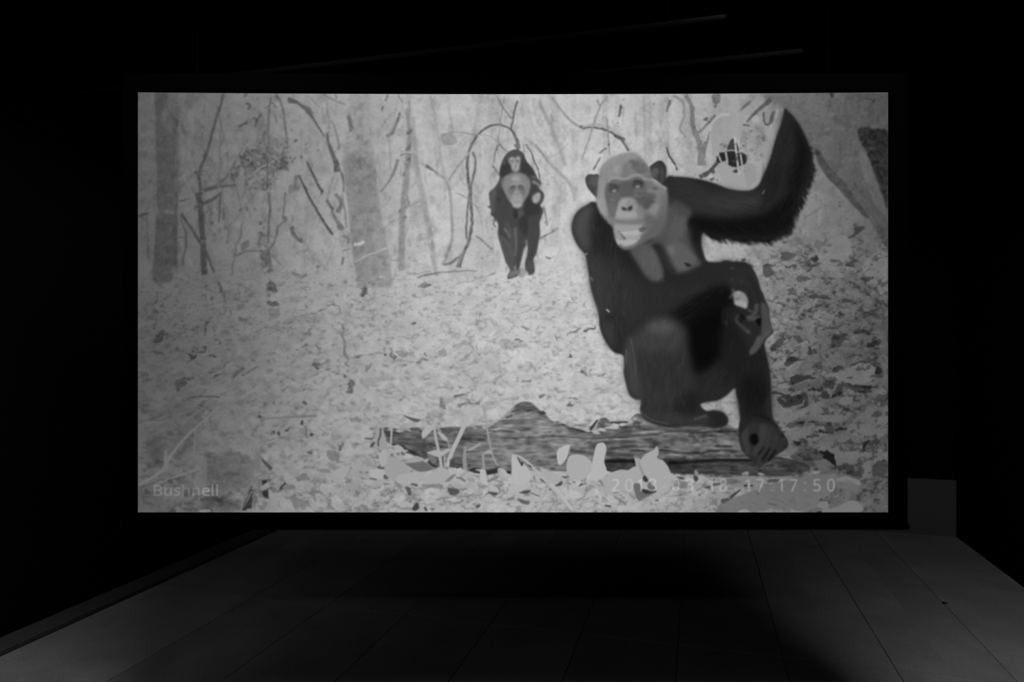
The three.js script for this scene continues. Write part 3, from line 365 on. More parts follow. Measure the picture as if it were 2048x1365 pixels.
    fill('1085,970 1165,965 1210,1050 1385,1055 1290,1115 1210,1150 1165,1185 1118,1130', 0.62); fill('1200,1030 1300,1045 1380,1055 1270,1090 1210,1075', 0.32); fill('1205,900 1235,860 1275,910 1245,935', 0.4); fill('1290,940 1370,1010 1340,1040 1270,1020', 0.62); fill('1690,950 1760,940 1780,1000 1680,1020', 0.7); fill('1860,870 1890,850 1925,890 1890,935', 0.4); fill('1640,870 1740,880 1720,905', 0.42); spots('460,890,14 415,920,14 430,965,14 610,1130,16 985,1230,16 955,1150,14 520,995,12', 0.5); fill('370,995 415,950 420,975', 0.42); stroke('710,1240 790,1255', 18, 26, 0.44); stroke('840,1130 990,1220', 14, 12, 0.6); fill('690,870 750,840 760,850 700,880', 0.68); stroke('640,910 690,980', 34, 14, 0.72); stroke('600,970 760,1010', 10, 12, 0.78); stroke('820,1080 900,1060', 20, 10, 0.76); fill('160,870 250,870 200,890', 0.54); fill('75,985 145,950 140,985', 0.44); stroke('0,950 130,1080 280,1290', 36, 30, 1.08); stroke('230,1180 300,1250', 10, 10, 0.8); fill('1370,1170 1410,1160 1400,1185 1370,1185', 0.56); stroke('1700,1200 1730,1260', 30, 30, 0.76, 0.8); stroke('1510,1130 1690,1105', 8, 12, 0.78); fill('570,1330 600,1320 610,1340 570,1345', 0.36); spots('1505,800,16 1940,1100,26 15,1040,18', 0.66); stroke('20,1190 70,1190', 14, 10, 0.8); for (const s of ['350,1100 370,1280', '540,1040 590,1200', '700,1000 760,1010']) stroke(s, 10, 12, 1.07, 0.7);
    unit = 118;
    at('M'); fill('140,480 220,400 310,355 240,420 150,490', 0.36); fill('10,510 70,490 150,490 60,550', 0.55); fill('0,560 140,500 420,400 700,300 760,260 830,250 1000,215 1200,170 1500,130 1700,180 1660,380 1500,500 1400,600 1200,640 900,650 500,680 0,690', 0.9, 0.85); fill('700,215 840,205 860,240 740,260 690,250', 0.55, 0.8); stroke('690,560 830,590', 20, 30, 0.7, 0.8); stroke('720,480 900,530 900,560', 20, 24, 0.82, 0.8); fill('270,670 350,650 420,670 420,695 270,695', 1.2); fill('640,690 750,630 755,695', 1.1); poly('1020,650 1240,690 1020,692', 1.1); fill('1440,560 1540,530 1580,570 1560,640 1430,620', 1.0); fill('1690,620 1880,520 2040,560 2040,690 1440,690 1500,650', 0.98); fill('1450,510 1490,480 1490,500 1460,530', 0.52); stroke('1560,510 1760,480', 34, 30, 0.72, 0.8); spots('1590,560,22 1720,540,16 1800,480,26 1950,490,22 1620,410,20 550,420,20 430,600,16 1060,490,14', 0.55, 0.85); fill('1680,220 1820,160 1960,200 2040,230 2040,300 1900,270 1740,250', 1.02, 0.9); fill('1720,250 1900,230 2020,330 1850,360 1700,300', 0.86, 0.8); fill('1400,690 1470,670 1480,700', 0.3); fill('90,200 250,160 400,175 640,200 660,240 400,280 330,330 100,290', 0.98, 0.7);
    stroke('350,305 400,300', 34, 20, 0.4); stroke('440,305 475,300', 34, 16, 0.42); fill('100,240 200,210 280,250 160,275', 0.74, 0.8);
    unit = 156;
    at('L'); fill('1100,290 1230,240 1290,290 1180,320', 0.76, 0.8); stroke('1640,290 1760,275', 44, 26, 0.52); fill('1520,330 1600,300 1610,345 1560,345', 0.5); spots('1440,440,20 1500,410,16 1690,670,24', 0.56); fill('1770,520 1880,490 1900,500 1800,560', 0.5); stroke('1900,480 2048,360', 44, 16, 0.38); fill('1850,210 1950,210 1930,260 1850,250', 0.66); stroke('1610,480 1640,570', 14, 14, 0.8);
    unit = 1;
  };
  const rightLeaves = () => {                        // large leaves, twigs and dark gaps at the right
    unit = 103;
    at('H'); fill('740,340 900,300 1050,240 1170,225 1215,290 1190,380 1060,440 920,425 800,395', 1.02); stroke('970,250 1050,225 1130,215', 20, 20, 0.5); fill('1170,235 1240,270 1295,310 1260,335 1210,320 1215,280', 0.36); fill('790,190 870,160 930,220 900,270 800,300', 0.94); fill('800,300 850,250 900,260 915,275 850,305', 0.55); fill('330,245 370,170 460,170 430,220 380,250', 0.64); stroke('570,80 590,150', 30, 40, 0.6); stroke('620,90 645,140', 24, 24, 0.58); fill('770,70 830,20 880,10 870,60 790,90', 0.6); stroke('1130,55 1180,50 1240,15', 20, 34, 0.5); spots('1200,60,16 1285,170,18 1100,100,14', 0.55); stroke('680,40 685,200 690,310', 14, 12, 0.72); stroke('690,310 730,480', 12, 20, 0.78);
    fill('200,70 260,40 290,60 240,110 190,110', 0.62, 0.9); stroke('210,240 260,180', 10, 12, 0.6); fill('380,380 450,345 550,350 560,375 470,420 430,440', 0.5); stroke('560,365 660,385', 20, 16, 0.42); stroke('370,500 480,460 570,425 690,415', 60, 90, 0.8); stroke('420,440 560,400 650,400', 14, 12, 0.98, 0.8); stroke('560,490 700,480', 30, 26, 0.44); fill('750,400 850,420 900,480 830,510 760,470 700,440', 0.58); stroke('880,430 1000,470 1130,500', 40, 50, 0.6); stroke('950,440 1180,460', 18, 34, 0.44); fill('780,560 850,500 900,510 820,560', 0.42); stroke('760,550 850,420', 30, 26, 0.96); fill('690,500 750,500 760,570 700,570', 0.52); fill('210,500 330,470 380,500 350,570 240,560', 0.96, 0.9); stroke('210,525 260,515 330,540', 20, 24, 0.5); fill('260,590 330,540 480,540 540,520 500,620 330,650', 0.5); stroke('245,545 225,600 290,700', 14, 22, 1.02); stroke('290,650 400,675 480,665 560,530', 18, 18, 1.0); fill('300,570 350,580 345,610', 0.95); stroke('540,530 550,640', 34, 40, 0.6); fill('480,660 560,600 540,660', 0.5);
    fill('600,600 660,540 720,600 760,650 960,720 900,800 700,800 520,720', 0.96); fill('240,780 330,730 520,670 560,700 440,770 350,800 290,800', 1.06); spots('560,705,14', 0.3); fill('340,840 420,790 520,800 490,840 380,860', 0.72); fill('330,890 540,840 680,830 740,880 620,940 460,980 340,920', 1.0); stroke('470,800 520,815', 20, 34, 0.44); stroke('560,800 640,800', 16, 16, 0.42); stroke('550,940 660,935', 14, 18, 0.54); stroke('680,890 750,900', 24, 20, 0.42); fill('730,860 780,810 820,870 770,920', 0.6); stroke('820,885 940,860', 26, 22, 0.36); stroke('950,885 990,900', 14, 26, 0.44); spots('790,910,16 930,850,14 300,940,26 370,955,14 715,1015,18', 0.38); fill('760,1000 900,900 1010,960 930,1020 860,1040', 0.94); fill('660,1020 760,1000 1000,1050 1180,1020 1330,1050 1330,1170 1180,1330 1090,1330 1080,1220 900,1200 860,1220 760,1080', 0.98, 0.9); stroke('1110,1080 1120,1010 1180,940', 24, 40, 0.4); spots('1050,1020,14 930,1000,16', 0.5); fill('1180,960 1260,930 1330,950 1320,1040 1180,1040', 0.8, 0.8); fill('1190,1240 1290,1165 1330,1200 1330,1300 1200,1330', 0.6); spots('1295,1180,20', 0.4); fill('890,1210 1000,1220 1090,1250 1080,1320 960,1320 920,1260', 0.56); fill('1000,1230 1060,1240 1040,1280', 0.82); fill('640,1100 740,1085 820,1140 845,1220 830,1240 770,1180 700,1140', 0.26); fill('420,980 480,990 470,1020 430,1010', 0.34); fill('360,1060 440,1080 600,1050 720,1150 680,1260 480,1290 380,1300 260,1300 250,1200', 0.66, 0.85); fill('470,1270 600,1230 640,1240 520,1290', 0.96); fill('640,1170 760,1170 730,1260 650,1250', 0.92); stroke('560,1290 650,1270', 14, 26, 0.4); fill('250,1110 330,1040 420,1040 450,1080 380,1130 330,1145', 1.0); stroke('460,1070 660,1020', 14, 14, 0.8); fill('1160,360 1300,330 1290,370 1200,365', 0.6); spots('1180,400,16 1290,470,24 1320,580,24 940,650,24 1020,580,26 1120,680,10 1015,720,12 1140,560,30', 0.46, 0.9); fill('1180,600 1250,470 1310,490 1320,560 1260,600', 0.96); fill('860,620 920,500 990,490 1000,580 940,640', 0.98); fill('940,860 1150,660 1330,620 1330,900 1100,1000 960,980', 0.98, 0.8); stroke('1050,850 1290,650', 8, 8, 0.82); fill('1240,180 1330,150 1330,330 1260,250', 0.96, 0.6);
    unit = 124;
    at('d'); fill('970,975 1010,940 1005,910 1060,900 1072,915 1000,970', 0.5); fill('540,1070 590,1065 640,1085 560,1120', 0.66); fill('730,1110 770,1080 775,1130', 0.42); stroke('580,1150 700,1110 770,1075', 26, 18, 1.06, 0.8); stroke('575,1165 640,1150', 12, 30, 0.62); stroke('700,1190 780,1140', 10, 14, 0.56); fill('430,1150 480,1140 490,1210 440,1220', 0.66); stroke('480,1165 575,1165', 12, 10, 1.1); spots('605,1220,14 545,1335,12 610,1310,8 730,1050,20 700,1075,12 690,1150,10 1010,1120,20 1030,1190,16 1020,1245,16 1100,1280,16 860,1240,24 1150,1125,8 920,770,16 795,735,7 915,745,10 965,860,8 1020,900,20 1060,910,10', 0.56, 0.9); fill('800,1040 920,960 980,1000 990,1100 900,1180 800,1160', 1.0, 0.8); fill('1060,1160 1130,1080 1220,1080 1220,1330 1130,1280', 0.98, 0.7); fill('470,1240 560,1200 700,1180 740,1300 650,1365 500,1365', 1.02, 0.7);
    stroke('480,1330 410,1290', 8, 20, 1.1, 0.8); stroke('790,800 785,900', 20, 10, 1.08, 0.7); stroke('690,850 800,780', 8, 10, 0.8, 0.6);
    unit = 112;
    at('h'); spots('870,100,20 905,90,20 990,90,14 1050,100,26 1090,90,20 1140,30,14 680,100,20 720,110,16 1000,130,12 860,140,14', 0.5, 0.85); stroke('1060,280 1130,265', 12, 20, 0.5); fill('840,280 870,210 920,240 890,290', 0.6); stroke('700,290 730,340', 20, 20, 0.5); stroke('670,75 760,70', 14, 16, 0.7); fill('470,300 500,260 550,230 540,280 490,310', 0.62, 0.9); spots('515,185,8 610,60,8 650,150,8', 0.55);
    unit = 1;
  };
  const nearGrass = () => { unit = 99;
    at('e');stroke('60,1150 200,1060 260,960 360,840 450,760 560,660', 20, 12, 1.14, 0.9); stroke('225,1050 225,930', 30, 14, 1.12, 0.9); stroke('150,1140 280,1100 410,1055', 14, 10, 1.16); stroke('60,1170 220,1110', 10, 8, 0.84); stroke('410,790 400,960', 12, 10, 1.1, 0.8); fill('440,990 480,1000 470,1180 410,1180', 1.08, 0.7); stroke('690,1310 740,1160 810,1090 900,1075', 18, 10, 1.14); stroke('700,1300 760,1150', 8, 6, 0.7); poly('700,1310 760,1190 760,1310', 0.56); poly('760,1190 800,1230 770,1310', 1.02); poly('850,1110 870,1230 830,1240 820,1120', 0.48); poly('890,1230 960,1130 970,1140', 0.56); stroke('860,1090 880,1230', 12, 26, 1.1); stroke('800,1130 820,1240', 14, 16, 1.05); fill('800,1250 880,1260 880,1290', 0.62); stroke('790,950 880,1060', 22, 12, 1.1); fill('770,1010 800,960 810,1060', 1.12); stroke('820,990 880,1050', 12, 24, 0.76); stroke('800,890 900,860', 8, 8, 1.1); stroke('1090,780 1100,860', 16, 10, 1.1); stroke('830,740 950,730 1160,720', 10, 18, 1.1, 0.8); spots('810,725,12 890,820,18 980,805,14 1110,1095,12 1170,1165,18 1060,760,20 1080,1080,8 1130,830,20 930,830,18', 0.5, 0.85); fill('900,1240 1030,1100 1240,1060 1240,1310 1000,1310', 1.04, 0.6); spots('1090,1000,12 1120,950,20 180,1280,16 100,1060,16 900,640,16 1160,410,30 1080,560,12 1090,640,26', 0.72, 0.8); stroke('450,600 560,590', 10, 20, 1.1, 0.8); stroke('370,605 500,600 560,605', 8, 8, 0.72); stroke('420,650 460,660', 6, 10, 0.7); fill('440,1300 480,1295 510,1315 440,1315', 1.3); unit = 1; };
  const level = (px, py) => { const [a, t] = cell(GX, px), [b, u] = cell(GY, py); return (GRID[b][a] * (1 - t) + GRID[b][a + 1] * t) * (1 - u) + (GRID[b + 1][a] * (1 - t) + GRID[b + 1][a + 1] * t) * u; };
  function heap(area, n, l0, l1, v0, v1, gap) {      // overlapping leaves, the nearer ones last, with the gaps under their edges
    const all = []; over(area, n, (px, py) => all.push([px, py])); all.sort((p, q) => p[1] - q[1]);
    for (const [px, py] of all) {
      const k = level(px, py), l = rr(l0, l1), w = l * rr(0.3, 0.62), turn = rr(-1.1, 1.1), v = rr(v0, v1) * k, bend = rr(-0.1, 0.1) * l, dx = rr(-2, 2), dy = rr(1, 3.5);
      leaf(px + dx, py + dy, l * 1.04, w * 1.08, turn, k * rr(gap, gap + 0.25), rr(0.35, 0.8), bend); leaf(px, py, l, w, turn, v, rr(0.75, 1), bend);
      if (rnd() < 0.5) leaf(px - Math.sin(turn) * -w * 0.18, py - Math.cos(turn) * w * 0.18, l * 0.8, w * 0.4, turn, v * rr(1.02, 1.07), 0.6, bend);
      if (rnd() < 0.45) { x.strokeStyle = ink(v * 0.88, 0.6); x.lineWidth = rr(0.6, 1.2); x.beginPath(); x.moveTo(px - Math.cos(turn) * l * 0.42, py - Math.sin(turn) * l * 0.42); x.lineTo(px + Math.cos(turn) * l * 0.42, py + Math.sin(turn) * l * 0.42); x.stroke(); }
      if (rnd() < 0.28) blob(px + rr(-l, l) * 0.6, py + rr(-w, w), rr(1.5, 4.5), k * rr(gap * 0.75, gap + 0.2), rr(0.5, 0.9));
    }
  }
  const frame = sheet(), fx = frame.getContext('2d'), img = forest.getContext('2d').getImageData(0, 0, W, H), d = img.data, share = new Float32Array(W * H);
  for (let k = 0; k < W * H; k++) share[k] = d[k * 4] / 160;
  const look = (i, j) => { i = Math.max(0, Math.min(W - 1.001, i)); j = Math.max(0, Math.min(H - 1.001, j)); const a = i | 0, b = j | 0, u = i - a, v = j - b, k = b * W + a; return (share[k] * (1 - u) + share[k + 1] * u) * (1 - v) + (share[k + W] * (1 - u) + share[k + W + 1] * u) * v; };
  const cols = [], rows = []; for (let i = 0; i < W; i++) cols.push(cell(GX, X0 + i / S)); for (let j = 0; j < H; j++) rows.push(cell(GY, Y0 + j / S));
  for (let j = 0; j < H; j++) for (let i = 0; i < W; i++) {
    const [a, t] = cols[i], [b, u] = rows[j], f = (GRID[b][a] * (1 - t) + GRID[b][a + 1] * t) * (1 - u) + (GRID[b + 1][a] * (1 - t) + GRID[b + 1][a + 1] * t) * u, k = (j * W + i) * 4;
    const px = X0 + i / S, py = Y0 + j / S, soil = step(500, 600, py), near = step(560, 960, py), east = step(1480, 1620, px) * step(430, 520, py), big = Math.max(near, east);
    // ragged outlines: litter and leaves are torn and overlapped, bark is nearly straight
    const rag = (0.9 + 2.4 * soil + 0.8 * near) * S, fine = 0.3 + 0.45 * soil, dx = (noise(px / 9, py / 8, 1) - 0.5) * 2 + (noise(px / 3.5, py / 3.5, 2) - 0.5) * fine, dy = (noise(px / 9, py / 8, 3) - 0.5) * 1.6 + (noise(px / 3.5, py / 3.5, 4) - 0.5) * fine;
    let v = look(i + dx * rag, j + dy * rag);
    const broken = 0.38 + 0.95 * (0.6 * noise(px / 6.5, py / 6.5, 5) + 0.4 * noise(px / 3, py / 3, 6));
    v = 1 + (v - 1) * (v < 1 ? (soil > 0.5 ? 0.25 + 0.75 * broken : 0.5 + 0.6 * broken) : Math.min(1, broken));
    const small = 0.6 * noise(px / 9, py / 5, 7) + 0.4 * noise(px / 4, py / 2.6, 8), large = 0.6 * noise(px / 21, py / 12, 14) + 0.4 * noise(px / 9, py / 6, 15), gap = small * (1 - big) + large * big, twig = 0.6 * noise(px / 12, py / 22, 9) + 0.4 * noise(px / 5, py / 9, 10);
    v *= 1 - step(0.6, 0.8, gap) * (0.14 * soil + 0.2 * east) - step(0.56, 0.8, twig) * 0.08 * (1 - soil);
    v *= 1 + 0.08 * (noise(px / 24, py / 15, 11) - 0.5) + 0.06 * (noise(px / 5, py / 4, 12) - 0.5) + 0.10 * east * (noise(px / 26, py / 17, 13) - 0.5);
    d[k] = d[k + 1] = d[k + 2] = f * Math.min(v, 1.1);
  }
  fx.putImageData(img, 0, 0);
  unit = 1;

  pass(frame, 1.0, () => {                           // the leaf pile at the right
    at('o'); heap('1545,520 1600,470 1690,500 1775,520 1775,760 1560,760 1530,700', 330, 12, 30, 0.86, 1.06, 0.5); heap('1548,700 1775,700 1775,1030 1560,960', 230, 26, 66, 0.86, 1.04, 0.42);
    over('1545,500 1700,500 1775,640 1775,760 1560,760', 150, (px, py) => hair(px, py, rr(-2.6, -0.4), rr(8, 26), rr(0.8, 2.2), level(px, py) * (rnd() < 0.5 ? rr(1.03, 1.16) : rr(0.5, 0.8)), 0.6));
  });
  pass(frame, 0.9, rightLeaves);
  pass(frame, 1.3, () => {                           // blades and leaf clumps at the lower left
    at('o');
    over('282,600 640,590 700,760 560,900 282,900', 260, (px, py) => { const k = level(px, py), turn = rr(-0.85, -0.15); if (rnd() < 0.55) stroke([[px, py], [px + Math.cos(turn) * 22, py + Math.sin(turn) * 20], [px + Math.cos(turn + 0.2) * rr(40, 90), py + Math.sin(turn + 0.2) * rr(34, 70)]], rr(1, 4), 1, k * rr(1.03, 1.14), rr(0.25, 0.6)); else leaf(px, py, rr(5, 18), rr(2, 6), turn, k * rr(0.62, 0.86), rr(0.3, 0.7)); });
    over('520,700 760,640 900,700 760,830 560,860', 130, (px, py) => { const k = level(px, py); if (rnd() < 0.5) leaf(px, py, rr(5, 14), rr(3, 7), rr(-1, 1), k * rr(0.64, 0.84), rr(0.4, 0.8)); else leaf(px, py, rr(12, 26), rr(5, 11), rr(-0.8, 0.6), k * rr(1.0, 1.07), 0.7); });
  });
  pass(frame, 0.9, nearGrass);
  pass(frame, 0.9, () => { at('o'); heap('540,960 740,930 860,940 1110,945 1340,950 1520,965 1680,975 1775,960 1775,1040 500,1040', 300, 16, 50, 0.95, 1.03, 0.66); });
  function roughen(weight) {                         // torn edges, pores and dark chinks, where the weight says so
    const g = fx.getImageData(0, 0, W, H), e = g.data, was = new Uint8Array(W * H); for (let k = 0; k < W * H; k++) was[k] = e[k * 4];
    for (let j = 0; j < H; j++) for (let i = 0; i < W; i++) {
      const px = X0 + i / S, py = Y0 + j / S, q = weight(px, py); if (q <= 0) continue;
      const dx = ((noise(px / 8, py / 7, 31) - 0.5) * 5.5 + (noise(px / 3.2, py / 3.2, 32) - 0.5) * 2.6) * q * S, dy = ((noise(px / 8, py / 7, 33) - 0.5) * 4.5 + (noise(px / 3.2, py / 3.2, 34) - 0.5) * 2.6) * q * S;
      const a = Math.max(0, Math.min(W - 1, Math.round(i + dx))), b = Math.max(0, Math.min(H - 1, Math.round(j + dy))), k = (j * W + i) * 4;
      const chink = 0.5 * noise(px / 17, py / 9, 35) + 0.3 * noise(px / 7, py / 4.5, 36) + 0.2 * noise(px / 3, py / 3, 37);
      e[k] = e[k + 1] = e[k + 2] = was[b * W + a] * (1 - step(0.55, 0.74, chink) * 0.32 * q) * (1 + q * (0.1 * (noise(px / 22, py / 14, 38) - 0.5) + 0.1 * (noise(px / 4.5, py / 3.6, 39) - 0.5)));
    }
    fx.putImageData(g, 0, 0);
  }
  roughen((px, py) => Math.max(step(1490, 1570, px) * step(440, 540, py), 0.55 * step(935, 965, py)));
  // ------------------------------------------------------------------ the fallen log
  const LOG = 'x';
  const logMask = pass(frame, 1.0, () => {
    at('o'); fill('748,868 756,856 764,862 772,855 790,858 817,857 880,857 930,853 975,850 998,843 1016,836 1027,817 1040,806 1062,806 1074,817 1091,830 1106,845 1119,842 1134,852 1156,859 1175,864 1190,862 1198,840 1211,836 1224,845 1254,843 1270,830 1284,830 1330,852 1400,852 1450,850 1480,862 1500,880 1560,900 1600,930 1640,945 1580,955 1500,953 1440,955 1340,945 1290,940 1214,942 1130,943 1079,938 1025,946 980,940 940,942 877,936 862,931 845,914 815,903 780,886 750,876', 104);
  });
  pass(frame, 1.1, () => {
    at('o');
    over('740,858 1000,850 1000,940 740,940', 170, (px, py) => hair(px, py, rr(-0.15, 0.1), rr(10, 36), rr(1, 4), rr(78, 122), 0.5));
    fill('990,850 1030,812 1062,806 1110,846 1180,868 1240,880 1180,890 1140,940 1000,935 940,900', 120, 0.6);
    over('960,840 1120,840 1220,866 1220,935 940,935', 260, (px, py) => hair(px, py, rr(-0.12, 0.16), rr(12, 46), rr(0.8, 3), rr(92, 142), 0.6));
    fill('1190,866 1300,850 1480,862 1480,915 1210,920', 88, 0.7);
    over('1190,850 1480,856 1480,915 1200,918', 300, (px, py) => hair(px, py, rr(-0.1, 0.06), rr(8, 40), rr(0.8, 3.2), rr(52, 128), 0.55));
    fill('1210,920 1300,918 1480,918 1560,915 1620,935 1560,952 1340,944 1270,936 1216,942', 46, 0.85);
    over('1340,930 1640,930 1640,955 1340,950', 90, (px, py) => blob(px, py, rr(2, 7), rr(34, 92), 0.5));
    at('K'); fill('250,240 480,235 700,250 940,245 1000,480 1180,600 1160,750 1060,740 940,625 740,545 520,440 420,300', 78, 0.75); fill('540,440 700,470 900,590 1060,720 1150,745 1000,660 760,560', 44, 0.8);
    at('I'); fill('870,110 950,32 1080,40 1150,110 1250,170 1180,180 1120,140 1000,140 900,180', 92, 0.85); poly('1160,150 1225,130 1262,160 1210,185', 56); stroke('1000,165 1090,150', 30, 16, 150, 0.9); stroke('780,215 860,185', 18, 30, 70); stroke('590,380 700,345 840,355 950,380', 14, 12, 150); stroke('600,395 720,370 880,380', 12, 20, 84, 0.8); stroke('230,455 380,465 540,475', 50, 20, 72, 0.9); stroke('0,350 280,340', 34, 40, 96, 0.9); stroke('640,460 830,440', 14, 14, 84); stroke('620,495 720,490', 20, 20, 92); stroke('0,560 120,570', 26, 20, 76); stroke('310,620 480,600', 20, 8, 84); stroke('600,600 740,575', 8, 8, 96); fill('340,690 500,660 660,740 700,800 520,830 380,800', 100, 0.7); fill('140,690 240,690 270,800 140,805', 74, 0.9); fill('360,830 420,800 560,830 700,800 705,860 560,890 540,900 440,870', 44, 0.95); fill('770,850 860,840 862,880 800,870', 44); stroke('690,700 820,740', 16, 14, 96); stroke('940,440 1100,450', 8, 14, 92, 0.8); stroke('1110,385 1170,395', 14, 14, 84); stroke('1020,190 1340,270', 12, 20, 92, 0.8); stroke('1420,250 1500,320 1720,380', 26, 16, 72, 0.9); stroke('1520,340 1700,470 1760,440', 30, 20, 90, 0.7); stroke('1390,510 1640,520', 24, 20, 98, 0.8); fill('1290,570 1400,560 1390,680 1300,680', 104, 0.8); stroke('1550,610 1780,620', 24, 30, 76, 0.8); fill('1300,820 1400,840 1500,830 1500,700 1420,760', 106, 0.7);
    at('J'); stroke('130,150 180,200', 22, 16, 60); stroke('290,250 420,280 560,300', 14, 24, 72); stroke('0,345 200,350 420,365 700,370 900,350 1200,335 1400,310 1600,280 1950,300', 12, 20, 58, 0.9); stroke('1060,305 1300,285 1440,262', 30, 12, 132, 0.8); stroke('660,225 800,235', 20, 24, 66); stroke('790,165 1000,160', 26, 20, 52); stroke('700,110 760,150', 30, 20, 78); stroke('830,205 1020,185', 20, 8, 134, 0.8); stroke('880,225 1080,235', 24, 20, 70); fill('1080,170 1160,160 1170,240 1110,250', 66, 0.7); spots('1125,190,16 660,155,16 1350,350,12 1480,290,10 1780,435,14 1470,430,16', 138); stroke('740,390 1000,380 1280,365', 12, 14, 128, 0.6); stroke('780,490 900,490 1100,460', 30, 20, 56, 0.85); stroke('900,440 1120,410', 26, 14, 66, 0.8); fill('1140,450 1280,430 1270,510 1200,525 1150,500', 118, 0.8); stroke('1050,530 1240,530', 26, 20, 44, 0.9); fill('1480,400 1700,400 1700,520 1500,520', 98, 0.7); fill('1760,420 1850,395 1950,400 1950,500 1850,540 1770,480', 100, 0.8); stroke('1420,520 1700,560 1950,560', 40, 34, 52, 0.8); stroke('1480,620 1760,620', 24, 24, 62, 0.8); stroke('740,570 1090,600', 50, 40, 60, 0.8); stroke('720,665 900,668 1100,665', 34, 34, 26, 0.95); stroke('1540,690 1750,690 1950,665', 40, 34, 26, 0.95); fill('740,700 1100,690 1020,780 900,775 790,810', 58, 0.9); fill('1530,720 1950,700 1950,830 1580,820', 46, 0.8); stroke('620,130 520,260', 20, 40, 54); stroke('570,260 610,170', 26, 14, 150); stroke('250,420 90,430', 20, 12, 92); stroke('260,520 540,560', 20, 30, 84, 0.8);
    at('O'); stroke('0,690 300,670 600,680', 34, 34, 52, 0.9); fill('0,760 120,740 400,730 520,760 560,840 480,900 240,910 100,990 0,1000', 104, 0.9); stroke('270,720 380,710', 26, 16, 132); stroke('230,905 520,910', 26, 30, 48, 0.8); stroke('250,960 420,940 540,930', 12, 26, 98); stroke('0,1020 300,970 600,990', 34, 30, 48, 0.8); stroke('0,1070 200,1060 480,1070', 50, 50, 74, 0.8); stroke('0,1150 300,1130 860,1130', 60, 44, 24, 0.95); fill('0,1200 400,1180 840,1180 900,1330 0,1340', 60, 0.8); fill('200,1240 400,1220 500,1290 300,1320', 76, 0.6); fill('600,1220 800,1200 850,1290 640,1300', 80, 0.6); fill('1060,1130 1300,1080 1320,1250 1200,1340 1060,1300', 58, 0.9); stroke('1090,1190 1180,1130 1290,1130', 12, 20, 84); fill('1180,1190 1240,1200 1230,1250 1170,1250', 92, 0.8); stroke('950,1270 1060,1200', 16, 10, 92); spots('950,1290,30', 20); fill('670,1340 760,1310 770,1365 670,1365', 126); fill('940,1330 1040,1365 940,1365', 126);
  });
  {                                                  // rotten grain
    const m = logMask.getContext('2d').getImageData(0, 0, W, H).data, g = fx.getImageData(0, 0, W, H), e = g.data;
    for (let j = 0; j < H; j++) for (let i = 0; i < W; i++) {
      const k = (j * W + i) * 4; if (!m[k + 3]) continue;
      const px = X0 + i / S, py = Y0 + j / S + 7 * Math.sin(px / 90), n = 0.4 * noise(px / 34, py / 5, 21) + 0.25 * noise(px / 11, py / 3, 22) + 0.35 * noise(px / 12, py / 9, 23);
      e[k] = e[k + 1] = e[k + 2] = e[k] * (0.6 + 0.88 * n) * (1 - 0.22 * step(0.6, 0.8, 0.6 * noise(px / 24, py / 6, 24) + 0.4 * noise(px / 7, py / 3, 25)));
    }
    fx.putImageData(g, 0, 0);
  }
  pass(frame, 0.9, () => { at('o'); heap('742,905 800,900 850,922 880,938 1000,944 1110,950 1120,975 720,975', 60, 14, 34, 0.95, 1.03, 0.6); over('745,848 1000,842 1000,856 745,864', 40, (px, py) => leaf(px, py, rr(8, 20), rr(3, 7), rr(-0.7, 0.7), rr(146, 178), 0.8)); over('1090,836 1190,866 1270,838 1270,848 1190,872', 16, (px, py) => leaf(px, py - 4, rr(8, 20), rr(3, 7), rr(-0.4, 0.6), rr(176, 192), 0.8)); });
  pass(frame, 0.9, bottomLeaves);
  pass(frame, 0.8, () => {                           // stalks and leaves that stand in front of the log
    at('K'); stroke('1095,190 1115,360 1160,560 1190,740', 30, 40, 168); stroke('1520,120 1430,330 1330,540 1260,740', 60, 50, 172); stroke('1680,10 1560,60 1500,110', 40, 40, 172); stroke('1230,600 1230,750', 22, 24, 160); fill('935,300 960,250 1080,190 1085,240 1020,320 950,375 935,340', 170); fill('1140,285 1190,300 1270,370 1260,405 1200,380', 168); stroke('1260,380 1310,530', 16, 14, 150); fill('1000,555 1120,520 1180,540 1280,500 1300,530 1220,590 1140,610 1060,585', 168); fill('1010,570 1090,600 1130,680 1080,700 1030,640', 126, 0.7); stroke('1210,610 1215,740', 14, 14, 74); stroke('545,200 540,330 525,510', 34, 24, 158); fill('420,230 445,290 480,420 495,510 420,520 380,500 395,380', 150); fill('360,230 390,240 380,350 350,520 320,470 330,300', 150); stroke('395,240 400,330 370,400 372,470', 14, 18, 70); fill('360,520 560,520 740,520 745,540 640,560 420,550', 166); fill('560,480 620,450 690,490 700,530 600,520', 162); fill('480,530 560,540 640,570 620,600 500,600', 158); spots('550,597,28 630,575,22 700,570,34 385,540,20', 82); stroke('190,370 300,380', 14, 30, 88); fill('230,400 300,390 330,430 240,440', 150, 0.7); stroke('320,420 270,480', 30, 34, 74); stroke('1500,470 1490,640 1500,780', 30, 60, 142); fill('1500,540 1600,480 1690,435 1690,460 1560,530', 160); stroke('1510,540 1690,545', 14, 8, 84); stroke('1330,640 1330,750', 60, 70, 70, 0.8); poly('1540,790 1600,770 1690,800 1690,830 1620,820', 54, 0.9);
    at('I'); stroke('520,80 560,350 590,520 640,700 690,780', 26, 24, 152, 0.85); fill('510,630 570,595 620,610 610,640 530,640', 158); stroke('510,640 515,740 525,830', 26, 26, 148); stroke('850,655 930,670 1040,740 1160,860 1290,1000 1420,1130', 26, 30, 172); stroke('920,680 975,780', 12, 24, 62); poly('965,730 995,740 975,790', 60); poly('1045,760 1095,800 1060,800', 60); fill('540,120 640,80 720,40 700,70 600,120', 168);
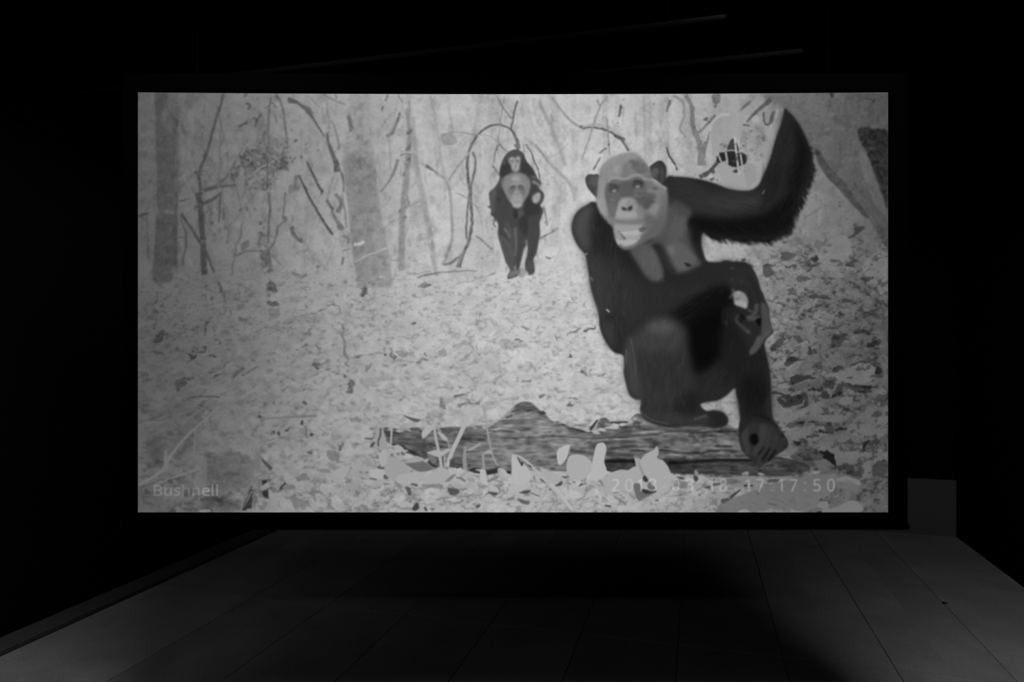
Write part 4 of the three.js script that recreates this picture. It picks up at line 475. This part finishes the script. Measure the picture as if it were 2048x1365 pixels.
    at('J'); fill('215,740 232,640 290,585 420,590 500,640 540,690 525,800 440,900 300,905 225,810', 168); fill('95,540 140,490 252,458 226,590 190,662 124,716 95,650', 180); fill('600,470 632,436 690,430 722,470 728,530 702,640 706,700 735,790 690,880 560,890 540,760 572,580', 177); fill('700,880 780,830 910,780 1010,792 1080,745 1140,740 1150,870 900,900', 164); fill('1165,680 1180,640 1260,565 1350,520 1385,475 1408,560 1385,625 1470,665 1540,760 1572,880 1500,950 1330,960 1230,830', 164); poly('1095,620 1165,630 1150,700 1160,760 1125,780 1110,690', 160); fill('1205,900 1225,850 1275,910 1245,935', 60); fill('1870,800 1900,780 1930,830 1890,850', 130);
  });

  // ------------------------------------------------------------------ mother carrying her infant
  pass(frame, 1.3, () => {
    at('R'); fill('690,105 600,130 530,180 470,260 430,340 400,440 382,560 385,670 330,790 260,870 190,930 180,1010 200,1150 222,1290 250,1400 700,1500 1160,1400 1160,1300 1190,1150 1235,1020 1222,930 1150,860 1190,790 1160,720 1080,600 1040,500 1000,440 920,350 880,270 850,190 780,130', 66);
    at('S'); fill('200,-60 210,0 250,150 320,240 334,330 330,450 370,600 430,800 470,950 520,1020 550,1110 510,1200 508,1265 600,1240 690,1205 740,1130 720,1060 735,1000 790,830 832,690 850,560 862,690 852,820 822,960 830,1090 880,1145 900,1190 990,1130 972,920 1022,800 1062,600 1090,450 1085,250 1084,-60', 70);
    at('R'); fill('180,1000 195,935 290,860 330,1000 300,1300 240,1300', 84, 0.8);
  });
  pass(frame, 2.1, () => {
    at('S'); fill('330,450 420,500 560,640 640,900 660,1060 560,1110 520,1020 430,800', 84); stroke('440,340 510,440 540,520', 40, 24, 124, 0.9); stroke('640,330 650,500 655,700 640,850', 50, 30, 112, 0.8); stroke('480,250 560,420 570,800', 60, 50, 90, 0.6); stroke('630,1030 670,1180', 40, 30, 136); fill('510,1200 560,1120 640,1130 650,1200 560,1240', 116); fill('600,20 690,30 680,140 620,160', 50); fill('700,20 800,30 830,120 720,170', 90, 0.7); fill('740,140 850,110 880,300 820,480 700,300', 54, 0.9); fill('900,200 1050,250 1070,500 1000,700 930,640', 68, 0.6); stroke('830,560 845,640', 40, 40, 110); fill('810,700 860,680 850,800 800,960 745,1000 760,920', 186); fill('700,1080 800,1060 850,1130 780,1230 690,1200', 140, 0.7); spots('720,1190,24 650,1190,22 890,1170,26', 94, 0.8); fill('850,1000 970,940 985,1130 900,1160 840,1100', 84, 0.8);
    at('R'); fill('480,260 560,170 690,110 800,150 860,220 800,240 640,240 540,290', 82, 0.8); fill('500,320 560,300 600,420 620,520 560,600 420,650 400,500', 56, 0.9); fill('800,330 900,360 1040,520 1100,640 960,640 800,540', 58, 0.85); fill('430,350 480,300 500,350 470,400', 96, 0.7);
    fill('552,310 590,262 650,250 680,268 720,246 780,250 792,320 780,400 770,470 740,525 640,522 616,480 600,410 566,370', 150); fill('560,310 590,265 655,258 640,285 590,300', 184); fill('680,262 775,250 780,285 720,278', 186); spots('615,330,34 738,314,34', 88, 0.9); fill('640,400 690,370 750,390 768,460 735,520 645,520 620,470', 164); spots('690,420,20', 128);
    fill('700,540 560,585 450,660 405,740 430,830 480,930 540,1060 600,1140 650,1220 740,1245 810,1220 860,1110 930,1000 970,880 985,760 950,660 860,580', 130); fill('610,680 660,610 740,600 790,690 760,720 660,720', 160, 0.8); stroke('575,810 640,775 720,768 800,772 850,800', 26, 26, 160); fill('560,850 620,800 700,820 690,930 620,1000 560,940', 104, 0.65); fill('730,820 800,795 880,850 890,960 840,1010 760,900', 104, 0.65); stroke('600,820 670,810', 26, 22, 82); stroke('750,800 830,808', 22, 30, 78); fill('700,880 760,930 820,990 800,1060 640,1060 620,990 660,930', 150); spots('675,965,14 745,965,14', 104); fill('590,830 650,800 690,830 660,870 610,880', 82, 0.6); fill('750,830 800,800 850,830 830,880 780,870', 82, 0.6); stroke('420,720 450,660 560,590 700,550 860,590 950,670', 26, 26, 112, 0.5); fill('600,1080 720,1050 830,1080 820,1160 760,1230 680,1230 620,1160', 156); stroke('640,1190 720,1215 800,1180', 40, 40, 174, 0.9); stroke('640,1100 730,1130 810,1100', 10, 12, 128);
    stroke('990,640 1060,640 1100,680', 50, 30, 116, 0.7); stroke('1020,720 1130,780 1190,860', 60, 40, 150, 0.8); fill('1015,1040 1060,980 1130,940 1182,968 1172,1070 1125,1135 1070,1152 1030,1112', 160); stroke('1060,990 1090,1050', 10, 12, 132); stroke('1110,970 1130,1020', 10, 10, 140); spots('1140,960,24 1080,1010,24 1060,1120,26', 182, 0.7); stroke('1185,960 1215,960 1230,1040 1190,1150', 30, 34, 70);
    fill('200,960 280,880 330,1010 320,1300 240,1320', 92, 0.6); fill('380,680 480,640 440,800 340,900 280,900', 84, 0.5); fill('300,1000 420,950 560,1100 640,1230 660,1365 300,1365', 68, 0.7); fill('330,1040 380,1040 380,1100 320,1100', 54, 0.6); fill('900,1060 980,1000 1020,1140 1150,1200 1150,1365 870,1365', 52, 0.8); fill('640,1260 720,1270 720,1365 650,1365', 56);
  });

  pass(frame, 1.1, () => { at('o'); over('984,390 1000,365 1010,400 1036,425 1080,425 1080,480 1068,540 1052,540 1046,490 1036,550 1016,550 1004,490', 260, (px, py) => hair(px, py, 1.57 + rr(-0.25, 0.25), rr(5, 14), rr(0.6, 1.6), rr(44, 96), 0.3)); over('1003,330 1030,303 1056,330 1076,372 1062,366 1040,345 1010,352', 90, (px, py) => hair(px, py, 1.7 + rr(-0.4, 0.4), rr(4, 9), rr(0.6, 1.4), rr(44, 88), 0.3)); });

  // ------------------------------------------------------------------ third ape behind the pale plant
  pass(frame, 1.1, () => {
    at('N'); fill('484,150 560,120 660,120 700,200 690,330 600,320 560,380 480,440 440,400 430,300', 152, 0.7); stroke('590,125 520,130 450,190 400,290 360,380', 30, 12, 170); stroke('640,0 650,330', 90, 60, 158, 0.7);
    fill('480,520 500,462 560,446 578,400 604,345 640,345 680,440 735,485 728,545 690,570 640,580 590,565 556,525 512,545', 40); fill('570,420 600,360 640,350 640,420', 70, 0.8); stroke('740,470 760,520', 14, 10, 110, 0.5);
    fill('484,570 530,545 600,575 640,590 740,545 800,540 842,550 862,600 852,690 800,750 700,776 610,766 560,720 508,640', 156); fill('720,560 800,560 820,680 740,740', 138, 0.5); stroke('740,545 840,545 860,620 840,710', 14, 14, 164); fill('620,610 680,590 660,625 630,625', 62); spots('720,610,20 760,600,14', 126, 0.6);
    stroke('634,320 650,470 672,640', 20, 16, 182); stroke('664,350 684,470 700,575', 18, 14, 176); stroke('558,450 574,545', 18, 16, 166); stroke('486,455 524,545', 18, 14, 170); stroke('566,440 620,436 682,458', 12, 10, 168); stroke('620,600 680,575 770,545', 12, 12, 150); spots('625,530,8', 170);
    for (let i = 0; i < 26; i++) blob(rr(1434, 1494), rr(290, 332), rr(2, 5), rr(26, 84), 0.45);
    fill('905,270 950,235 980,300 960,350 920,340', 152, 0.9); fill('880,400 960,340 940,440 860,520', 150, 0.7);
  });

  // ------------------------------------------------------------------ the large ape in front
  const BODY = '1192,406 1174,411 1156,423 1146,440 1143,459 1148,478 1158,496 1170,510 1174,527 1178,550 1181,574 1188,599 1195,620 1198,641 1200,658 1207,677 1218,695 1229,706 1246,712 1248,730 1247,745 1251,765 1258,789 1270,799 1282,801 1280,820 1285,833 1296,843 1319,852 1342,855 1391,852 1420,855 1439,854 1453,850 1455,837 1445,825 1428,821 1412,822 1400,810 1412,805 1436,801 1455,789 1469,777 1472,790 1477,810 1479,838 1476,862 1479,884 1484,900 1493,911 1508,925 1524,928 1540,920 1553,910 1566,901 1575,890 1573,878 1562,862 1553,848 1544,832 1541,806 1541,780 1540,752 1535,722 1530,700 1530,682 1546,665 1541,655 1538,637 1536,618 1528,604 1526,590 1520,578 1515,562 1510,549 1503,538 1494,527 1481,524 1466,524 1451,522 1440,525 1420,525 1411,520 1404,498 1402,481 1406,466 1424,477 1437,481 1458,479 1479,484 1498,481 1517,484 1536,485 1550,477 1568,472 1578,460 1585,442 1592,423 1601,402 1611,378 1618,359 1622,341 1625,318 1620,300 1611,277 1601,256 1587,235 1574,221 1568,218 1564,240 1554,270 1545,301 1535,331 1526,352 1517,371 1503,381 1484,383 1456,379 1430,369 1407,362 1378,357 1350,355 1332,357 1300,400 1250,430';
  const bodyMask = sheet();
  pass(bodyMask, 0, () => { at('o'); fill(BODY, 30); });
  pass(frame, 1.7, () => { at('o'); fill(BODY, 38); });
  pass(frame, 1.5, () => {                           // ragged fur along the raised arm and the back of the elbow
    at('o');
    const fringe = (s, n, turn, l0, l1, v) => { const p = sampled(pts(s), 24); for (let i = 0; i < n; i++) { const q = p[Math.floor(rnd() * p.length)]; hair(q[0] + rr(-2, 2), q[1] + rr(-3, 1), turn + rr(-0.3, 0.3), rr(l0, l1), rr(0.8, 2.4), v * rr(0.7, 1.4), 0.55); } };
    fringe('1410,467 1424,476 1437,480 1458,478 1479,482 1498,480 1517,482 1536,483', 170, 0.6, 4, 17, 20); fringe('1536,483 1550,476 1568,471 1578,459', 60, 0.8, 4, 11, 20); fringe('1578,460 1592,423 1601,402 1611,378 1618,359 1624,330', 240, 1.0, 3, 13, 22); fringe('1625,318 1618,296', 14, 0.6, 3, 7, 26);
    fringe('1440,524 1466,523 1481,523 1494,526 1503,537', 26, -0.6, 2, 5, 34);
    hair(1171, 512, -1.0, 6, 1.4, 150, 0.9); hair(1182, 556, 1.6, 8, 1.4, 110, 0.8);
  });
  pass(frame, 7, () => {                             // broad tones of the coat
    at('U'); fill('60,250 80,150 170,60 240,40 230,140 170,300 200,470 280,640 300,850 320,1000 290,1000 240,850 205,640 170,470 100,360', 72, 0.95); fill('70,200 150,70 230,60 210,200 220,400 180,440 100,360', 76, 0.8); fill('200,500 330,480 420,640 420,900 340,980 280,900 220,700', 56, 0.8); fill('270,60 330,160 420,300 440,420 540,470 560,640 430,700 340,500 270,300', 34, 0.8); fill('380,480 560,620 640,760 620,1000 440,1000 340,800', 52, 0.6); fill('310,1040 400,1060 430,1220 380,1260 330,1160', 66, 0.7); fill('440,1060 620,1040 560,1130 470,1240', 36, 0.7);
    at('V'); fill('0,330 200,470 420,500 640,440 900,330 1100,270 1250,260 1500,400 1560,520 1200,560 1000,620 700,800 500,860 300,960 0,1040', 46, 0.6); fill('640,420 900,310 1100,280 1300,280 1300,420 1050,560 850,520 640,560', 38, 0.9); fill('1240,560 1330,700 1290,1000 1200,1200 1180,900', 24, 0.7); fill('850,640 1200,520 1280,700 1220,800 1200,1100 1150,1365 850,1365 780,1050 640,880 560,850', 15, 0.95);
    at('P'); fill('250,260 340,180 440,120 540,90 660,112 760,180 815,280 835,420 850,560 880,740 860,900 640,1010 340,1010 280,700', 50, 0.95); fill('300,240 430,130 540,92 650,112 720,170 760,280 700,420 520,460 340,420 280,330', 62, 0.9); fill('400,140 540,95 640,120 660,210 540,260 400,230', 84, 0.8); fill('430,480 600,420 640,640 520,860 420,760', 44, 0.6); fill('160,360 230,260 260,330 250,500 290,700 310,930 240,920 190,820 150,600', 74, 0.8); fill('640,520 830,520 880,740 840,900 680,900', 42, 0.6); fill('840,180 1200,0 1190,400 1100,560 1000,640 880,640', 10, 0.95); fill('930,720 1100,600 1220,500 1260,700 1220,880 1080,940 930,960 880,860', 38, 0.85); fill('700,900 880,860 920,980 860,1100 700,1100', 30, 0.8); fill('340,1050 600,1080 900,1120 1060,1090 1180,1090 1200,1180 1040,1210 640,1220 420,1170', 56, 0.85); fill('1030,1090 1180,1080 1225,1150 1200,1220 1080,1200', 30, 0.8);
    at('P'); stroke('1240,120 1230,380 1170,560 1060,720 960,800', 110, 190, 36, 0.7); stroke('1180,300 1150,460 1060,590', 20, 40, 14, 0.6);
    at('h'); fill('250,160 340,300 420,320 470,560 460,720 280,720 250,500 220,300', 28, 0.9); fill('300,480 420,500 430,660 310,660', 20, 0.9); fill('160,180 230,120 260,260 220,520 150,460', 26, 0.7);
    at('N'); fill('50,680 250,690 470,740 700,800 880,790 900,860 700,960 480,980 260,940 90,860', 48, 0.95); fill('380,860 560,840 800,830 860,870 700,930 480,930', 56, 0.8); fill('300,700 560,770 480,800 330,740', 34, 0.6); fill('240,1000 600,1020 900,960 1100,800 1180,860 1120,1080 900,1180 500,1160 300,1100', 15, 0.95); fill('260,1080 360,1100 340,1240 300,1240', 22, 0.9); fill('1060,100 1120,200 1000,420 930,600 900,740 860,760 950,480 1020,260', 36, 0.9); fill('1130,180 1230,330 1280,480 1220,760 1120,900 1080,700 1160,420', 17, 0.9); fill('880,700 1000,520 1060,640 960,860 880,900', 30, 0.7);
  }, bodyMask);
  pass(frame, 0.9, () => {                           // strands
    at('o'); const strands = (s, n, turn, v0, v1, l = 16, w = 1.6, a = 0.28) => over(s, n, (px, py) => hair(px, py, turn + rr(-0.22, 0.22), rr(l * 0.5, l), rr(0.6, w), rr(v0, v1), a));
    strands('1150,440 1190,415 1240,500 1260,600 1240,700 1205,660 1180,560', 340, 1.5, 34, 78, 26); strands('1250,520 1330,560 1320,640 1260,680 1220,640', 220, 1.9, 30, 62, 24); strands('1330,560 1440,535 1450,570 1380,640 1320,640', 200, 2.5, 22, 48, 24); strands('1260,680 1300,645 1360,655 1385,760 1380,830 1290,830 1255,760', 420, 1.62, 34, 78, 26); strands('1335,362 1420,370 1510,390 1520,430 1420,430 1350,400', 260, 0.15, 26, 58, 30); strands('1410,440 1530,440 1590,400 1570,465 1420,470', 220, 0.5, 8, 30, 24); strands('1565,230 1615,300 1610,380 1570,440 1520,400', 340, 1.9, 12, 46, 26); strands('1395,750 1450,720 1460,770 1410,800', 110, 2.3, 22, 52, 20); strands('1455,640 1530,700 1538,820 1482,830 1465,740', 240, 1.5, 14, 44, 22);
    at('N'); stroke('870,810 890,770', 14, 8, 110, 0.8); stroke('925,510 945,500', 12, 12, 100, 0.7);
    at('U'); stroke('350,935 380,960', 16, 14, 150); stroke('160,480 185,460', 14, 10, 150); stroke('215,660 235,690', 10, 18, 96);
  }, bodyMask);
  pass(frame, 3.6, () => {                           // chest
    at('c'); fill('930,720 1000,770 1078,800 1056,900 1070,1000 1120,1090 1150,1140 1090,1170 1010,1196 960,1170 920,1110 880,1010 780,1040 700,1050 660,1040 820,1000 900,880', 76); fill('700,1050 800,1010 850,1050 895,1150 908,1225 850,1250 795,1215 740,1130', 80); fill('830,1040 880,1100 900,1220 850,1240', 94, 0.5); fill('870,1000 930,1060 990,1180 950,1180 910,1160 880,1080', 44, 0.9); fill('940,1030 1010,1000 1090,1070 1120,1120 1040,1180 970,1150', 96, 0.7); fill('930,1030 970,1030 970,1080 940,1070', 112, 0.7); fill('960,900 1050,860 1040,960 960,960', 82, 0.6); fill('960,860 1040,840 1050,900 1000,1000 930,1000', 90, 0.5); fill('760,1060 820,1040 850,1120 830,1200 790,1180', 92, 0.5); fill('900,1150 960,1180 1010,1196 1090,1172 1060,1196 980,1200', 56, 0.5); fill('1070,900 1090,1000 1120,1080 1140,1120 1100,1080 1060,980', 66, 0.6); stroke('1010,1196 1090,1170 1140,1130', 8, 8, 70, 0.8); fill('920,700 1080,790 1060,850 940,780', 70, 0.8); fill('930,600 1000,690 960,760 925,740', 44, 0.7);
  });
  pass(frame, 1.1, () => {
    at('o'); over('1266,500 1310,486 1330,560 1300,560', 70, (px, py) => hair(px, py, 1.4 + rr(-0.3, 0.3), rr(5, 14), rr(0.6, 1.4), rr(62, 108), 0.35)); over('1334,410 1376,424 1372,480 1396,524 1352,544 1326,500', 110, (px, py) => hair(px, py, 1.3 + rr(-0.4, 0.4), rr(4, 13), rr(0.6, 1.5), rr(64, 116), 0.32));
    at('c'); fill('1042,1132 1075,1138 1088,1152 1060,1158', 36, 0.9);
  });
  const handTones = () => {                          // the hanging hand, the foot's grip and the planted fist
    at('T'); fill('500,120 600,300 640,450 700,560 760,700 770,830 800,1000 700,1110 600,1250 520,1310 508,1250 560,1160 640,1040 655,900 600,660 560,520', 42); fill('660,640 720,650 760,740 770,860 800,1000 700,1100 660,1060 670,860', 74, 0.9); fill('620,1060 700,1090 610,1250 520,1305 512,1245 560,1170', 78, 0.95); fill('700,1000 790,980 800,1020 720,1080', 80, 0.7); stroke('600,640 590,740 540,800 470,820', 60, 40, 70); fill('480,800 560,810 630,790 640,820 560,860 480,850', 72); fill('590,850 640,820 660,860 640,930 600,880', 10); fill('300,490 370,475 440,500 490,590 470,700 400,680 320,650 300,560', 134); spots('370,490,26', 160); fill('320,620 420,600 470,640 470,700 330,655', 158, 0.9); stroke('310,580 380,570', 10, 16, 84); spots('510,725,18 540,740,10', 150); stroke('285,445 300,490 250,570', 40, 20, 88, 0.8); spots('290,180,30', 76, 0.7); stroke('275,300 285,340', 16, 16, 78, 0.7); stroke('400,350 410,370', 16, 16, 78, 0.7); stroke('130,500 160,460', 14, 12, 44); stroke('360,780 335,860 400,920 500,1020', 26, 50, 60); fill('480,970 520,1000 510,1030 470,1000', 72); fill('400,760 450,800 450,880 400,900 380,840', 24); stroke('420,860 440,880', 18, 18, 56); fill('200,860 230,880 220,930 190,900', 50, 0.7); fill('160,700 330,690 400,760 330,800 210,870 150,900', 34, 0.6); spots('500,770,16', 24); stroke('500,280 600,480 640,620', 60, 40, 34, 0.6);
    at('O'); fill('640,700 720,600 860,520 1000,520 1120,560 1240,640 1330,720 1400,860 1380,920 1290,980 1180,1050 1040,1150 900,1200 800,1080 740,1060 690,960 640,860', 44); stroke('710,620 720,800 750,930 760,1040', 110, 70, 58, 0.9); stroke('1010,560 990,760 960,880 890,990 870,1060', 110, 90, 58, 0.9); stroke('1110,620 1090,800 1060,930 970,1080 930,1250', 90, 60, 52, 0.8); stroke('1220,720 1190,860 1130,980 1060,1090', 90, 50, 50, 0.8); stroke('1300,800 1280,920 1180,1030', 80, 50, 46, 0.8); fill('800,740 880,700 935,780 920,860 850,890 800,830', 12, 0.95); stroke('1020,910 980,980 920,1050', 30, 34, 20, 0.9); stroke('1120,930 1060,1030 990,1130', 34, 40, 18, 0.9); stroke('1210,960 1140,1070 1080,1130', 40, 30, 18, 0.9); stroke('840,400 1000,430 1120,480', 26, 40, 18, 0.8); fill('860,520 1000,480 1160,520 1260,620 1100,540', 30, 0.6); fill('1050,180 1130,100 1130,420 1060,380', 42, 0.6); spots('1310,740,40 1370,920,24', 22); fill('640,540 700,520 720,620 650,700', 34, 0.8);
  };
  pass(frame, 1.9, handTones);
  pass(frame, 1.0, () => {                           // head: ears, skull, face
    at('Q'); fill('300,395 225,375 160,376 128,430 145,510 190,580 245,645 285,650', 74); fill('920,290 970,240 1030,205 1090,220 1122,290 1124,380 1102,460 1078,505 1010,450 940,400', 62);
  });
  pass(frame, 2.2, () => { at('Q');fill('700,104 560,132 430,192 340,262 302,360 286,480 272,600 265,720 290,800 330,880 400,955 470,1020 480,1090 500,1180 540,1250 610,1300 700,1290 800,1240 880,1180 1000,1130 1080,1010 1120,860 1142,720 1138,570 1070,505 960,430 920,300 860,205 780,135', 118);
  });
  pass(frame, 1.9, () => {
    at('Q'); fill('190,420 240,400 280,420 260,520 215,500', 90, 0.8); stroke('150,440 165,520 220,600', 20, 16, 64, 0.8); spots('180,480,18 245,600,22', 138, 0.8); stroke('215,560 255,620', 18, 16, 60); fill('950,320 1010,290 1040,350 1020,420 960,390', 92, 0.8); stroke('1040,220 1110,280 1110,400 1080,490', 40, 34, 50, 0.8); stroke('1090,300 1085,420 1070,480', 12, 12, 84); fill('1010,380 1050,360 1060,440 1030,430', 58, 0.8);
    fill('420,200 560,140 700,110 780,140 700,210 600,260 560,400 420,430 330,420 330,300', 146, 0.7); stroke('520,260 500,350', 60, 50, 158, 0.8); fill('660,210 720,200 830,240 880,330 840,370 740,330', 92, 0.75); stroke('700,190 740,270 820,350', 20, 50, 90, 0.6); fill('600,250 680,230 720,350 620,380', 118, 0.7); fill('840,230 920,300 960,420 880,400', 104, 0.6); fill('300,420 400,470 370,640 400,760 420,880 340,870 290,790 270,700 285,560', 146, 0.8); fill('280,700 340,690 370,860 310,830', 158, 0.7);
    fill('395,480 470,440 580,450 680,440 780,405 850,440 900,540 850,650 800,750 740,670 640,650 570,670 520,770 490,900 430,880 385,720 366,600', 96, 0.95); fill('540,480 700,470 720,620 580,640', 88, 0.7); fill('400,740 500,740 480,900 420,880', 108, 0.8);
    stroke('405,470 440,432 500,418 570,428 650,425 710,390 790,384 860,430 930,440', 30, 26, 150, 0.95); fill('430,480 530,450 640,450 560,480', 110, 0.7); fill('710,420 790,400 840,440 740,440', 104, 0.7);
    oval(1150 + 480 / 6.2045, 290 + 556 / 6.2045, 11, 8.5, -0.1, 74, 0.85); oval(1150 + 778 / 6.2045, 290 + 500 / 6.2045, 12, 9, -0.1, 68, 0.88); stroke('420,520 470,500 530,520', 30, 26, 62, 0.8); stroke('720,470 780,455 840,490', 34, 30, 54, 0.8);
    fill('740,640 850,600 1000,620 960,720 860,780 820,760', 84, 0.7); fill('880,720 980,700 960,780 860,800', 80, 0.8); fill('930,750 1020,740 1060,840 1000,930 930,880', 136, 0.75); fill('1000,600 1100,580 1120,660 1060,700', 124, 0.8); stroke('930,430 1020,490 1090,530 1134,560', 24, 40, 146, 0.9); fill('960,535 1020,540 1010,560 970,560', 76); fill('860,450 940,460 960,540 900,560', 110, 0.7); stroke('730,630 800,645 860,625', 26, 20, 116, 0.8); stroke('430,690 500,690', 30, 26, 122, 0.7);
    fill('650,665 565,690 522,790 492,920 476,1020 492,1130 522,1220 580,1275 660,1258 760,1215 822,1110 826,1000 812,900 795,820 755,740 716,682', 146); fill('560,700 640,690 620,760 540,860 500,900 530,780', 156, 0.7); fill('640,700 720,700 740,760 640,770', 134, 0.7); fill('760,780 860,860 900,960 860,1030 790,960', 126, 0.8); fill('520,830 700,840 760,860 700,910 540,910', 162, 0.7); fill('500,930 640,950 800,920 860,960 780,990 640,985 500,975', 112, 0.85); fill('500,1000 640,1000 780,1010 760,1060 600,1075 520,1060', 152, 0.8);
    fill('575,790 590,776 612,786 640,800 632,822 592,815', 46); fill('650,800 664,780 700,764 712,784 692,818 660,818', 46); stroke('600,818 650,832 700,820', 8, 8, 112, 0.7);
    fill('860,860 960,900 980,1020 900,1090 850,1000', 112, 0.8); fill('980,900 1080,960 1020,1090 900,1170 880,1100 960,1020', 98, 0.8); fill('1050,760 1120,820 1090,980 1010,940', 100, 0.7); fill('780,1200 880,1100 960,1110 880,1180 800,1240', 100, 0.8); fill('900,920 960,900 990,960 930,980', 76, 0.5);
  });
  pass(frame, 3.4, () => {                           // the far cheek turns away into the chest
    at('Q'); fill('860,900 960,870 1080,860 1130,900 1120,1040 1060,1130 940,1180 860,1240 780,1270 840,1160 900,1060', 92, 0.8); fill('1060,620 1140,640 1150,800 1120,960 1060,960 1080,800', 98, 0.6); stroke('960,780 1000,850 990,930', 70, 50, 128, 0.6); stroke('900,560 1040,600 1100,620', 40, 40, 124, 0.5); fill('820,640 940,660 960,740 860,800', 78, 0.6);
    stroke('330,330 400,230 540,150 700,115 820,170', 40, 40, 152, 0.5); fill('480,930 800,940 780,990 500,985', 120, 0.5);
  });
  pass(frame, 1.1, () => {
    at('Q'); fill('560,1085 680,1070 785,1058 802,1105 740,1135 620,1140 590,1120', 172); stroke('570,1082 680,1072 780,1060', 6, 8, 150); fill('600,1125 740,1120 700,1180 620,1160', 158, 0.8); stroke('560,1095 590,1140 620,1175', 10, 30, 80, 0.75); spots('540,1080,16', 88, 0.8); stroke('790,1066 840,1040 885,1044', 26, 30, 76, 0.75); fill('640,1180 780,1130 800,1180 720,1230 620,1220', 160, 0.5); stroke('800,1090 870,1050', 20, 30, 84, 0.8); spots('815,1095,14', 186); fill('530,1200 620,1190 760,1190 700,1240 600,1250', 172, 0.85); fill('505,1170 540,1180 560,1240 530,1240', 170, 0.7); stroke('545,1250 620,1290 720,1280', 14, 16, 96, 0.8); stroke('555,1240 590,1255', 10, 10, 104);
    for (const [ex, ey] of [[485, 578], [775, 527]]) { const px = 1150 + ex / 6.2045, py = 290 + ey / 6.2045; oval(px, py + 0.5, 6, 5, 0, 96, 0.8); oval(px, py, 3.6, 3.4, 0, 128); oval(px - 0.8, py + 1, 1.6, 1.5, 0, 152, 0.8); hair(px - 8, py - 3, -0.3, 14, 2.2, 56, 0.6); stroke([[px - 8, py + 6], [px, py + 8.5], [px + 9, py + 5]], 12, 12, 112, 0.6); }
    at('o'); over('1205,345 1225,322 1262,308 1295,335 1300,352 1216,360', 150, (px, py) => hair(px, py, Math.atan2(py - 372, px - 1250) + rr(-0.3, 0.3), rr(5, 12), rr(0.6, 1.4), rr(112, 160), 0.3)); over('1194,400 1206,370 1214,430 1226,450 1200,425', 90, (px, py) => hair(px, py, 1.4, rr(6, 14), rr(0.6, 1.4), rr(120, 172), 0.35)); over('1290,440 1330,400 1332,440 1300,480', 70, (px, py) => hair(px, py, 1.9, rr(6, 12), rr(0.6, 1.3), rr(76, 132), 0.35));
    at('P'); stroke('210,300 240,420 260,560 270,700', 16, 10, 92, 0.5); stroke('170,420 170,560', 20, 16, 100, 0.5); stroke('320,1060 420,1150 620,1200', 16, 20, 80, 0.6); stroke('880,1150 1020,1110', 24, 40, 78, 0.6); stroke('560,1120 700,1080', 10, 10, 62, 0.5);
  });

  // ------------------------------------------------------------------ the writing that the camera put into its picture
  pass(frame, 0.7, () => {
    x.fillStyle = 'rgba(255,255,255,0.17)'; x.textBaseline = 'alphabetic'; x.font = '31px sans-serif';
    let left = 305.5; const letters = [...'Bushnell'], total = x.measureText('Bushnell').width, k = 134 / total;
    letters.forEach((c, i) => { x.fillStyle = `rgba(255,255,255,${i > 4 ? 0.27 : i === 3 ? 0.13 : 0.18})`; x.save(); x.translate(left, 991.5); x.scale(k, 1); x.fillText(c, 0, 0); x.restore(); left += x.measureText(c).width * k; });
    x.textAlign = 'center'; x.font = '34px sans-serif';
    for (const [c, px, a] of [['2', 1231, 0.3], ['0', 1258, 0.2], ['1', 1281, 0.34], ['3', 1305, 0.3], ['-', 1328, 0.12], ['0', 1351, 0.26], ['3', 1379, 0.24], ['-', 1401, 0.1], ['1', 1423, 0.24], ['8', 1446, 0.22], ['1', 1496, 0.26], ['7', 1520, 0.26], [':', 1543, 0.14], ['1', 1562, 0.27], ['7', 1586, 0.27], [':', 1609, 0.14], ['5', 1633, 0.26], ['0', 1661, 0.26]]) { x.fillStyle = `rgba(255,255,255,${a})`; x.fillText(c, px, 982.5); }
  });

  // ------------------------------------------------------------------ softness and grain of the enlarged video frame
  const soft = sheet(), sx = soft.getContext('2d'); sx.filter = 'blur(0.9px)'; sx.drawImage(frame, 0, 0); sx.filter = 'none';
  const end = sx.getImageData(0, 0, W, H), q = end.data;
  for (let j = 0; j < H; j++) for (let i = 0; i < W; i++) { const k = (j * W + i) * 4, v = Math.max(4, q[k] + rr(-2.2, 2.2)); q[k] = v; q[k + 1] = v; q[k + 2] = v; q[k + 3] = 255; }
  sx.putImageData(end, 0, 0);
  return soft;
}

scene.updateMatrixWorld(true);
renderer.render(scene, camera);
